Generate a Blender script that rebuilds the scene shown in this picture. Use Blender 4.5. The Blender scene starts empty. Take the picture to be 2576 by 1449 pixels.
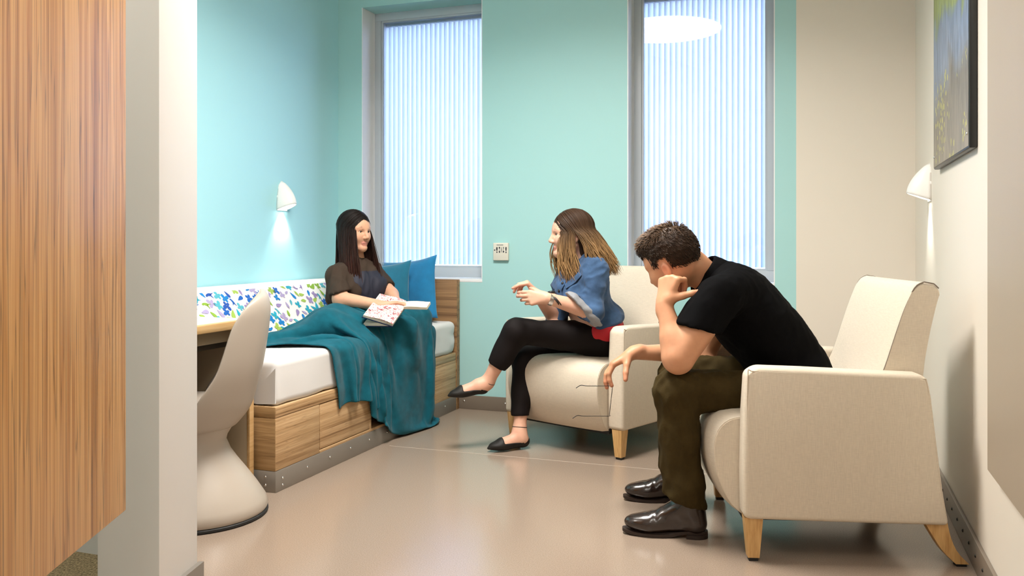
import bpy, bmesh, math, random
import numpy as np
from mathutils import Vector, Matrix

random.seed(7)
rng = np.random.RandomState(7)
scene = bpy.context.scene

# ------------------------------------------------------------------ camera
CAM_H, FPX, CX, HY, YAW = 1.07, 2164.0, 1288.0, 608.0, math.radians(19.63)
cam_data = bpy.data.cameras.new('camera')
cam_data.sensor_width = 36.0
cam_data.lens = FPX / 2576.0 * 36.0
cam_data.shift_y = -(724.5 - HY) / 2576.0
cam_data.clip_start = 0.05
cam = bpy.data.objects.new('camera', cam_data)
cam.location = (0, 0, CAM_H)
cam.rotation_euler = (math.pi / 2, 0, YAW)
scene.collection.objects.link(cam)
scene.camera = cam

# ------------------------------------------------------------------ world, exposure
scene.view_settings.view_transform = 'Standard'
scene.view_settings.look = 'None'
scene.view_settings.exposure = 0.06
scene.view_settings.gamma = 1.0
scene.view_settings.use_curve_mapping = False
scene.cycles.use_denoising = True
scene.cycles.max_bounces = 5
scene.cycles.diffuse_bounces = 4
scene.cycles.use_light_tree = False
scene.cycles.glossy_bounces = 2
scene.cycles.transmission_bounces = 2
scene.cycles.transparent_max_bounces = 8
scene.cycles.caustics_reflective = False
scene.cycles.caustics_refractive = False
scene.cycles.use_adaptive_sampling = True
scene.cycles.adaptive_threshold = 0.03
scene.cycles.sample_clamp_indirect = 6.0

world = bpy.data.worlds.new('daylight')
scene.world = world
world.use_nodes = True
wn = world.node_tree.nodes
wn['Background'].inputs['Color'].default_value = (0.59, 0.72, 1.0, 1)
wn['Background'].inputs['Strength'].default_value = 9.5

WARM = (1.0, 0.945, 0.885)
def area_light(name, loc, power, size, color=WARM, disk=True, size_y=None, rot=(0, 0, 0), spread=180):
    l = bpy.data.lights.new(name, 'AREA')
    l.energy = power
    l.color = color
    l.shape = 'DISK' if disk else 'RECTANGLE'
    l.size = size
    if size_y:
        l.size_y = size_y
    l.spread = math.radians(spread)
    o = bpy.data.objects.new(name, l)
    o.location = loc
    o.rotation_euler = rot
    scene.collection.objects.link(o)
    return o
CEIL = 3.0
# light of the round ceiling luminaire in the bedroom, and unseen lamps added to brighten the entry side
area_light('room_ceiling_light_source', (-1.28, 3.0, CEIL - 0.075), 80, 0.96, spread=150)
area_light('entry_fill', (0.08, 0.75, CEIL - 0.04), 15, 0.55, disk=False, size_y=1.15)
area_light('entry_fill.001', (0.08, -1.25, CEIL - 0.04), 11, 0.55, disk=False, size_y=1.15)

area_light('niche_fill', (-2.5, 0.9, CEIL - 0.04), 36, 0.4)  # unseen lamp added to brighten the niche carpet and wall end

# ------------------------------------------------------------------ frame helpers
SA, CA = math.sin(YAW), math.cos(YAW)
RV = np.array([CA, SA, 0.0]); FV = np.array([-SA, CA, 0.0]); UV = np.array([0, 0, 1.0])
def P(px, py, d):
    """point seen at image position px,py at distance d in front of the camera"""
    return RV * ((px - CX) / FPX * d) + FV * d + UV * (CAM_H - (py - HY) / FPX * d)
def C(x, y, z):
    """direction: x right of the view, y up, z away from the viewer"""
    v = RV * x + UV * y + FV * z
    return v / np.linalg.norm(v)
def nrm(v):
    v = np.asarray(v, float)
    return v / max(np.linalg.norm(v), 1e-9)

# ------------------------------------------------------------------ materials
MATS = {}
def mat(name, color=(0.8, 0.8, 0.8), rough=0.6, metal=0.0, spec=0.5, bump=None, noise=None, attr=None,
        sheen=0.0, sss=0.0, coat=0.0, weave=None):
    """procedural principled material; noise=(scale, amount, stretch), bump=(scale, strength, stretch)"""
    m = bpy.data.materials.new(name)
    m.use_nodes = True
    nt = m.node_tree; N = nt.nodes; L = nt.links
    b = N['Principled BSDF']
    b.inputs['Base Color'].default_value = (*color, 1)
    b.inputs['Roughness'].default_value = rough
    b.inputs['Metallic'].default_value = metal
    b.inputs['Specular IOR Level'].default_value = spec
    if sheen:
        b.inputs['Sheen Weight'].default_value = sheen
    if coat:
        b.inputs['Coat Weight'].default_value = coat
        b.inputs['Coat Roughness'].default_value = 0.12
    if sss:
        b.inputs['Subsurface Weight'].default_value = sss
        b.inputs['Subsurface Radius'].default_value = (0.012, 0.005, 0.003)
        b.inputs['Subsurface Scale'].default_value = 0.6
    tc = N.new('ShaderNodeTexCoord')
    def noise_tex(scale, stretch, detail=4):
        mp = N.new('ShaderNodeMapping')
        mp.inputs['Scale'].default_value = stretch
        L.new(tc.outputs['Object'], mp.inputs['Vector'])
        n = N.new('ShaderNodeTexNoise')
        n.inputs['Scale'].default_value = scale
        n.inputs['Detail'].default_value = detail
        L.new(mp.outputs['Vector'], n.inputs['Vector'])
        return n
    src = None
    if attr:
        a = N.new('ShaderNodeAttribute'); a.attribute_name = attr
        src = a.outputs['Color']
        L.new(src, b.inputs['Base Color'])
    if noise:
        sc, amt, st = (list(noise) + [(1, 1, 1)])[:3]
        n = noise_tex(sc, st)
        mr = N.new('ShaderNodeMapRange')
        mr.inputs['From Min'].default_value = 0.25; mr.inputs['From Max'].default_value = 0.75
        mr.inputs['To Min'].default_value = 1 - amt; mr.inputs['To Max'].default_value = 1 + amt
        L.new(n.outputs['Fac'], mr.inputs['Value'])
        mx = N.new('ShaderNodeMix'); mx.data_type = 'RGBA'; mx.blend_type = 'MULTIPLY'
        mx.inputs['Factor'].default_value = 1.0
        if src: L.new(src, mx.inputs['A'])
        else: mx.inputs['A'].default_value = (*color, 1)
        L.new(mr.outputs['Result'], mx.inputs['B'])
        L.new(mx.outputs['Result'], b.inputs['Base Color'])
        src = mx.outputs['Result']
    if weave:
        sc, amt = weave
        n1 = noise_tex(sc, (1, 1, 14), 2); n2 = noise_tex(sc, (14, 14, 1), 2)
        ad = N.new('ShaderNodeMath'); ad.operation = 'ADD'
        L.new(n1.outputs['Fac'], ad.inputs[0]); L.new(n2.outputs['Fac'], ad.inputs[1])
        mr = N.new('ShaderNodeMapRange')
        mr.inputs['From Min'].default_value = 0.6; mr.inputs['From Max'].default_value = 1.4
        mr.inputs['To Min'].default_value = 1 - amt; mr.inputs['To Max'].default_value = 1 + amt
        L.new(ad.outputs[0], mr.inputs['Value'])
        mx = N.new('ShaderNodeMix'); mx.data_type = 'RGBA'; mx.blend_type = 'MULTIPLY'
        mx.inputs['Factor'].default_value = 1.0
        if src: L.new(src, mx.inputs['A'])
        else: mx.inputs['A'].default_value = (*color, 1)
        L.new(mr.outputs['Result'], mx.inputs['B'])
        L.new(mx.outputs['Result'], b.inputs['Base Color'])
        bp = N.new('ShaderNodeBump'); bp.inputs['Strength'].default_value = 0.12; bp.inputs['Distance'].default_value = 0.002
        L.new(ad.outputs[0], bp.inputs['Height']); L.new(bp.outputs['Normal'], b.inputs['Normal'])
    if bump:
        sc, stg, st = (list(bump) + [(1, 1, 1)])[:3]
        n = noise_tex(sc, st, 3)
        bp = N.new('ShaderNodeBump'); bp.inputs['Strength'].default_value = stg; bp.inputs['Distance'].default_value = 0.004
        L.new(n.outputs['Fac'], bp.inputs['Height']); L.new(bp.outputs['Normal'], b.inputs['Normal'])
    MATS[name] = m
    return m

def wood_mat(name, cols, axis, scale, stretch, rough=0.45, waver=0.6, lines=0.0):
    """wood with long fibres along axis; cols = ramp colours from dark to light"""
    m = bpy.data.materials.new(name); m.use_nodes = True
    nt = m.node_tree; N = nt.nodes; L = nt.links
    b = N['Principled BSDF']; b.inputs['Roughness'].default_value = rough
    tc = N.new('ShaderNodeTexCoord')
    def nz(sc, st, det, dist=0.0):
        mp = N.new('ShaderNodeMapping')
        s = [st, st, st]; s[axis] = 1.0
        mp.inputs['Scale'].default_value = s
        L.new(tc.outputs['Object'], mp.inputs['Vector'])
        n = N.new('ShaderNodeTexNoise'); n.inputs['Scale'].default_value = sc
        n.inputs['Detail'].default_value = det; n.inputs['Distortion'].default_value = dist
        L.new(mp.outputs['Vector'], n.inputs['Vector'])
        return n
    n1 = nz(scale, stretch, 3, waver); n2 = nz(scale * 2.7, stretch * 1.6, 4, waver * 0.5)
    ad = N.new('ShaderNodeMath'); ad.operation = 'MULTIPLY_ADD'; ad.inputs[1].default_value = 0.45
    L.new(n2.outputs['Fac'], ad.inputs[0]); L.new(n1.outputs['Fac'], ad.inputs[2])
    cr = N.new('ShaderNodeValToRGB'); e = cr.color_ramp.elements
    lo, hi = 0.46, 0.98
    while len(e) < len(cols): e.new(0.5)
    for i, c in enumerate(cols):
        e[i].position = lo + (hi - lo) * i / (len(cols) - 1); e[i].color = (*c, 1)
    L.new(ad.outputs[0], cr.inputs['Fac']); L.new(cr.outputs['Color'], b.inputs['Base Color'])
    if lines:      # thin dark growth lines
        n3 = nz(scale * 1.5, stretch * 0.9, 2, waver * 0.4)
        mt = N.new('ShaderNodeMath'); mt.operation = 'PINGPONG'; mt.inputs[1].default_value = 0.06; L.new(n3.outputs['Fac'], mt.inputs[0])
        mr = N.new('ShaderNodeMapRange'); mr.inputs['From Max'].default_value = 0.014; mr.inputs['To Min'].default_value = 1 - lines; L.new(mt.outputs[0], mr.inputs['Value'])
        mx = N.new('ShaderNodeMix'); mx.data_type = 'RGBA'; mx.blend_type = 'MULTIPLY'; mx.inputs['Factor'].default_value = 1
        L.new(cr.outputs['Color'], mx.inputs['A']); L.new(mr.outputs['Result'], mx.inputs['B']); L.new(mx.outputs['Result'], b.inputs['Base Color'])
    bp = N.new('ShaderNodeBump'); bp.inputs['Strength'].default_value = 0.08; bp.inputs['Distance'].default_value = 0.002
    L.new(ad.outputs[0], bp.inputs['Height']); L.new(bp.outputs['Normal'], b.inputs['Normal'])
    MATS[name] = m
    return m

mat('teal_paint', (0.40, 0.69, 0.695), 0.55, spec=0.3)
mat('blue_paint', (0.42, 0.755, 0.82), 0.55, spec=0.3)
mat('cream_paint', (0.79, 0.735, 0.645), 0.5, spec=0.3)
mat('white_paint', (0.61, 0.575, 0.535), 0.45, spec=0.35)
mat('ceiling_paint', (0.85, 0.83, 0.79), 0.8)
mat('beige_laminate', (0.46, 0.385, 0.295), 0.4, spec=0.35, noise=(3, 0.03, (1, 1, 0.2)))
mat('carpet', (0.27, 0.20, 0.11), 0.95, spec=0.1, noise=(150, 0.75), bump=(150, 1.0))
mat('rubber_base', (0.20, 0.165, 0.13), 0.4, spec=0.4)
mat('steel_kick', (0.27, 0.245, 0.215), 0.4, metal=0.35)
mat('steel', (0.75, 0.74, 0.72), 0.25, metal=1.0)
mat('window_frame', (0.50, 0.56, 0.62), 0.4, spec=0.4)
mat('sill_white', (0.86, 0.88, 0.90), 0.4)
mat('lamp_white', (0.88, 0.87, 0.84), 0.35)
mat('chair_fabric', (0.665, 0.59, 0.48), 0.75, spec=0.2, weave=(42, 0.10))
mat('seam', (0.20, 0.165, 0.13), 0.8)
mat('dark_cloth', (0.02, 0.018, 0.016), 0.9)
wood_mat('leg_wood', [(0.42, 0.22, 0.07), (0.60, 0.36, 0.14), (0.70, 0.45, 0.20)], 2, 6, 8)
wood_mat('panel_wood', [(0.17, 0.06, 0.014), (0.39, 0.168, 0.045), (0.52, 0.25, 0.078), (0.66, 0.365, 0.14), (0.43, 0.185, 0.052), (0.68, 0.40, 0.16)], 2, 0.42, 60, 0.35, 0.25, 0.5)
wood_mat('bed_wood', [(0.22, 0.115, 0.045), (0.43, 0.265, 0.125), (0.55, 0.36, 0.19), (0.63, 0.44, 0.25)], 1, 1.0, 62, 0.5, 0.4, 0.35)
wood_mat('bed_end_wood', [(0.17, 0.09, 0.033), (0.36, 0.215, 0.09), (0.47, 0.30, 0.14)], 0, 3.0, 22, 0.5, 0.4)
wood_mat('board_wood', [(0.12, 0.06, 0.025), (0.27, 0.15, 0.065), (0.38, 0.225, 0.10)], 0, 1.2, 40, 0.5, 0.5)
wood_mat('edge_wood', [(0.48, 0.28, 0.11), (0.60, 0.38, 0.17), (0.68, 0.46, 0.23)], 1, 1.4, 30, 0.45, 0.4)
mat('seam_vinyl', (0.47, 0.39, 0.32), 0.35)
mat('desk_white', (0.72, 0.69, 0.64), 0.35)
mat('desk_panel', (0.42, 0.33, 0.22), 0.45)
mat('desk_shade', (0.05, 0.036, 0.022), 0.6)  # brown darkened to hold the shade under the desk
mat('shell_plastic', (0.43, 0.375, 0.315), 0.38, spec=0.4)
mat('black_rubber', (0.012, 0.012, 0.012), 0.6)
mat('sheet', (0.72, 0.71, 0.70), 0.8, spec=0.15, bump=(9, 0.35, (1, 0.5, 1)))
mat('bolster_cloth', (0.86, 0.85, 0.80), 0.7, spec=0.2)
mat('print', rough=0.7, spec=0.2, attr='Col')
mat('blanket', (0.006, 0.098, 0.138), 0.9, spec=0.1, sheen=0.1, noise=(26, 0.2), bump=(300, 0.3))
mat('cushion_teal', (0.004, 0.145, 0.245), 0.85, sheen=0.4, noise=(20, 0.12), bump=(300, 0.25))
mat('cushion_blue', (0.004, 0.19, 0.42), 0.85, sheen=0.4, noise=(20, 0.12), bump=(300, 0.25))
mat('skin', rough=0.48, spec=0.35, attr='Col', sss=0.12, noise=(60, 0.04))
mat('hair', rough=0.5, spec=0.22, attr='Col')
mat('eye', rough=0.12, attr='Col')
mat('black_shirt', (0.0035, 0.0035, 0.004), 0.85, spec=0.05, bump=(260, 0.15))
mat('olive_trouser', (0.042, 0.028, 0.008), 0.85, spec=0.12, noise=(14, 0.22), bump=(260, 0.2))
mat('boot_leather', (0.020, 0.011, 0.008), 0.22, spec=0.6, coat=0.4, bump=(18, 0.12))
mat('boot_elastic', (0.008, 0.006, 0.005), 0.8)
mat('boot_sole', (0.022, 0.011, 0.007), 0.5)
mat('denim', (0.048, 0.098, 0.195), 0.85, spec=0.15, noise=(11, 0.55), bump=(350, 0.3), sheen=0.1)
mat('denim_cuff', (0.27, 0.28, 0.30), 0.85, noise=(22, 0.2), bump=(350, 0.3))
mat('red_shirt', (0.55, 0.012, 0.022), 0.7)
mat('black_legging', (0.007, 0.0045, 0.0045), 0.75, spec=0.2)
mat('flat_shoe', (0.010, 0.0085, 0.007), 0.6, spec=0.35)
mat('tee', (0.052, 0.036, 0.026), 0.85, spec=0.15, noise=(9, 0.2), bump=(300, 0.2))
mat('tee_print', (0.012, 0.013, 0.028), 0.7)
mat('paper', (0.80, 0.72, 0.58), 0.7)
mat('book_cover', (0.008, 0.02, 0.07), 0.4)
mat('plastic_white', (0.74, 0.71, 0.62), 0.4)
mat('ink', (0.015, 0.016, 0.028), 0.5)
mat('ink_grey', (0.22, 0.23, 0.22), 0.5)
mat('black_metal', (0.012, 0.012, 0.012), 0.35)

def glass_mat(name, tint=(0.93, 0.96, 1.0), refl=0.5):
    m = bpy.data.materials.new(name); m.use_nodes = True
    nt = m.node_tree; N = nt.nodes; L = nt.links
    N.remove(N['Principled BSDF'])
    t = N.new('ShaderNodeBsdfTransparent'); t.inputs['Color'].default_value = (*tint, 1)
    g = N.new('ShaderNodeBsdfGlossy'); g.inputs['Roughness'].default_value = 0.015
    f = N.new('ShaderNodeFresnel'); f.inputs['IOR'].default_value = 1.5
    ml = N.new('ShaderNodeMath'); ml.operation = 'MULTIPLY'; ml.inputs[1].default_value = refl
    L.new(f.outputs[0], ml.inputs[0])
    mx = N.new('ShaderNodeMixShader')
    L.new(ml.outputs[0], mx.inputs[0]); L.new(t.outputs[0], mx.inputs[1]); L.new(g.outputs[0], mx.inputs[2])
    L.new(mx.outputs[0], N['Material Output'].inputs['Surface'])
    MATS[name] = m
glass_mat('pane_glass', refl=1.6)
glass_mat('lens_glass', refl=1.0)

def slat_mat():
    m = bpy.data.materials.new('slat'); m.use_nodes = True
    nt = m.node_tree; N = nt.nodes; L = nt.links
    N.remove(N['Principled BSDF'])
    d = N.new('ShaderNodeBsdfDiffuse'); d.inputs['Color'].default_value = (0.82, 0.85, 0.90, 1)
    t = N.new('ShaderNodeBsdfTranslucent'); t.inputs['Color'].default_value = (0.80, 0.86, 0.95, 1)
    mx = N.new('ShaderNodeMixShader'); mx.inputs[0].default_value = 0.42
    L.new(d.outputs[0], mx.inputs[1]); L.new(t.outputs[0], mx.inputs[2])
    L.new(mx.outputs[0], N['Material Output'].inputs['Surface'])
    MATS['slat'] = m
slat_mat()

def emit_mat(name, color, strength):
    m = bpy.data.materials.new(name); m.use_nodes = True
    b = m.node_tree.nodes['Principled BSDF']
    b.inputs['Base Color'].default_value = (0.8, 0.8, 0.8, 1)
    b.inputs['Emission Color'].default_value = (*color, 1)
    b.inputs['Emission Strength'].default_value = strength
    MATS[name] = m
emit_mat('diffuser', (1.0, 0.95, 0.88), 9.0)
emit_mat('fill_diffuser', (1.0, 0.95, 0.88), 4.0)  # glow of the added fill lamps
emit_mat('bulb', (1.0, 0.96, 0.88), 14.0)

def floor_mat():
    m = mat('vinyl', (0.37, 0.29, 0.215), 0.2, spec=0.5)
    nt = m.node_tree; N = nt.nodes; L = nt.links; b = N['Principled BSDF']
    tc = N.new('ShaderNodeTexCoord')
    n = N.new('ShaderNodeTexNoise'); n.inputs['Scale'].default_value = 260; n.inputs['Detail'].default_value = 3
    L.new(tc.outputs['Object'], n.inputs['Vector'])
    cr = N.new('ShaderNodeValToRGB'); e = cr.color_ramp.elements
    e[0].position = 0.3; e[0].color = (0.265, 0.202, 0.152, 1)
    e[1].position = 0.7; e[1].color = (0.36, 0.283, 0.222, 1)
    L.new(n.outputs['Fac'], cr.inputs['Fac']); L.new(cr.outputs['Color'], b.inputs['Base Color'])
floor_mat()

# ------------------------------------------------------------------ object helpers
def tag(o, label=None, cat=None, group=None, kind=None):
    if label: o['label'] = label
    if cat: o['category'] = cat
    if group: o['group'] = group
    if kind: o['kind'] = kind
    return o

def empty(name, loc=(0, 0, 0), rz=0.0, label=None, cat=None, group=None, kind=None):
    o = bpy.data.objects.new(name, None)
    o.empty_display_size = 0.1
    o.location = loc; o.rotation_euler = (0, 0, rz)
    scene.collection.objects.link(o)
    return tag(o, label, cat, group, kind)

def mesh_obj(name, me, material, parent=None, smooth=None):
    o = bpy.data.objects.new(name, me)
    if material: me.materials.append(MATS[material])
    if smooth is not None:
        me.polygons.foreach_set('use_smooth', [True] * len(me.polygons))
        if smooth < 180:
            me.set_sharp_from_angle(angle=math.radians(smooth))
    scene.collection.objects.link(o)
    if parent: o.parent = parent
    return o

def from_bm(name, bm, material, parent=None, smooth=None):
    me = bpy.data.meshes.new(name)
    bmesh.ops.recalc_face_normals(bm, faces=bm.faces)
    bm.to_mesh(me); bm.free()
    return mesh_obj(name, me, material, parent, smooth)

def from_np(name, v, f, material, parent=None, smooth=180, col=None, world=True):
    """numpy vertices/quads -> object; world vertices are moved into the parent's frame"""
    v = np.asarray(v, float)
    if parent is not None and world:
        p = parent; off = np.zeros(3)
        while p is not None:
            off += np.array(p.location); p = p.parent
        v = v - off
    me = bpy.data.meshes.new(name)
    me.from_pydata(v.tolist(), [], f if isinstance(f, list) else f.tolist())
    me.update()
    if col is not None:
        a = me.color_attributes.new('Col', 'FLOAT_COLOR', 'POINT')
        c = np.ones((len(v), 4), np.float32); c[:, :3] = col
        a.data.foreach_set('color', c.ravel())
    return mesh_obj(name, me, material, parent, smooth)

def add_box(bm, lo, hi, bevel=0.0, seg=2):
    lo = Vector(lo); hi = Vector(hi)
    r = bmesh.ops.create_cube(bm, size=1.0)
    vs = r['verts']
    c = (lo + hi) / 2; s = hi - lo
    for v in vs:
        v.co = Vector((v.co.x * s.x + c.x, v.co.y * s.y + c.y, v.co.z * s.z + c.z))
    if bevel > 0:
        es = list({e for v in vs for e in v.link_edges})
        bmesh.ops.bevel(bm, geom=es, offset=bevel, segments=seg, profile=0.5, affect='EDGES', clamp_overlap=True)

def box(name, lo, hi, material, parent=None, bevel=0.0, seg=2):
    bm = bmesh.new(); add_box(bm, lo, hi, bevel, seg)
    return from_bm(name, bm, material, parent, 30 if bevel else None)

def struct(o):
    o['kind'] = 'structure'; return o

def add_prism(bm, pts2, fn, a, b):
    """extrude polygon pts2 (u,v) between a and b; fn(u,v,w)->xyz"""
    A = [bm.verts.new(fn(u, v, a)) for u, v in pts2]
    B = [bm.verts.new(fn(u, v, b)) for u, v in pts2]
    n = len(pts2)
    bm.faces.new(A); bm.faces.new(B[::-1])
    for i in range(n):
        bm.faces.new((A[i], B[i], B[(i + 1) % n], A[(i + 1) % n]))

def prism(name, pts2, fn, a, b, material, parent=None, bevel=0.0, seg=3, angle=40):
    bm = bmesh.new(); add_prism(bm, pts2, fn, a, b)
    if bevel:
        bmesh.ops.recalc_face_normals(bm, faces=bm.faces)
        es = [e for e in bm.edges if len(e.link_faces) == 2 and e.calc_face_angle(0) > math.radians(angle)]
        bmesh.ops.bevel(bm, geom=es, offset=bevel, segments=seg, profile=0.5, affect='EDGES', clamp_overlap=True)
    return from_bm(name, bm, material, parent, 35)

def tube_np(path, radii, nseg=8, cap=True, close=False):
    path = np.asarray(path, float); n = len(path)
    radii = np.broadcast_to(np.asarray(radii, float), (n,))
    tg = np.gradient(path, axis=0)
    if close:
        tg = np.roll(path, -1, 0) - np.roll(path, 1, 0)
    tg /= np.maximum(np.linalg.norm(tg, axis=1, keepdims=True), 1e-9)
    ref = np.array([0, 0, 1.0]) if abs(tg[0][2]) < 0.9 else np.array([1.0, 0, 0])
    u = nrm(np.cross(tg[0], ref)); V = []
    for i in range(n):
        u = nrm(u - tg[i] * (u @ tg[i])); w = np.cross(tg[i], u)
        for k in range(nseg):
            a = 2 * math.pi * k / nseg
            V.append(path[i] + radii[i] * (math.cos(a) * u + math.sin(a) * w))
    Fc = []
    m = n if close else n - 1
    for i in range(m):
        j = (i + 1) % n
        for k in range(nseg):
            k2 = (k + 1) % nseg
            Fc.append([i * nseg + k, i * nseg + k2, j * nseg + k2, j * nseg + k])
    if cap and not close:
        Fc.append(list(range(nseg))[::-1]); Fc.append([(n - 1) * nseg + k for k in range(nseg)])
    return np.array(V), Fc

def tube(name, path, radii, material, parent=None, nseg=8, close=False, world=True):
    v, f = tube_np(path, radii, nseg, close=close)
    return from_np(name, v, f, material, parent, 40 if not close else 180, world=world)

def join_np(parts):
    V, F, off = [], [], 0
    for v, f in parts:
        V.append(np.asarray(v)); F += [[i + off for i in q] for q in f]; off += len(v)
    return np.vstack(V), F

def lathe_np(prof, nseg=32):
    """prof: list of (r,z)"""
    V, F = [], []
    for r, z in prof:
        for k in range(nseg):
            a = 2 * math.pi * k / nseg
            V.append((r * math.cos(a), r * math.sin(a), z))
    for i in range(len(prof) - 1):
        for k in range(nseg):
            k2 = (k + 1) % nseg
            F.append([i * nseg + k, i * nseg + k2, (i + 1) * nseg + k2, (i + 1) * nseg + k])
    F.append(list(range(nseg))[::-1]); F.append([(len(prof) - 1) * nseg + k for k in range(nseg)])
    return np.array(V), F

def smooth_curve(pts, n):
    """Catmull-Rom through pts"""
    pts = np.asarray(pts, float); m = len(pts)
    t = np.linspace(0, m - 1, n); out = []
    for x in t:
        i = min(int(x), m - 2); u = x - i
        p0, p1, p2, p3 = pts[max(i - 1, 0)], pts[i], pts[i + 1], pts[min(i + 2, m - 1)]
        out.append(0.5 * ((2 * p1) + (-p0 + p2) * u + (2 * p0 - 5 * p1 + 4 * p2 - p3) * u * u + (-p0 + 3 * p1 - 3 * p2 + p3) * u ** 3))
    return np.array(out)

# ------------------------------------------------------------------ gradient noise
_perm = np.random.RandomState(3).permutation(256); _perm = np.concatenate([_perm, _perm, _perm])
_grad = np.random.RandomState(4).normal(size=(256, 3)); _grad /= np.linalg.norm(_grad, axis=1, keepdims=True)
def noise3(p):
    p = np.asarray(p, float); i = np.floor(p).astype(int); f = p - i; i &= 255
    u = f * f * f * (f * (f * 6 - 15) + 10); r = 0
    for dx in (0, 1):
        for dy in (0, 1):
            for dz in (0, 1):
                h = _perm[_perm[_perm[i[:, 0] + dx] + i[:, 1] + dy] + i[:, 2] + dz]
                g = _grad[h]
                dot = (g * (f - np.array([dx, dy, dz]))).sum(1)
                w = (u[:, 0] if dx else 1 - u[:, 0]) * (u[:, 1] if dy else 1 - u[:, 1]) * (u[:, 2] if dz else 1 - u[:, 2])
                r = r + w * dot
    return r * 1.6

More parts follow.
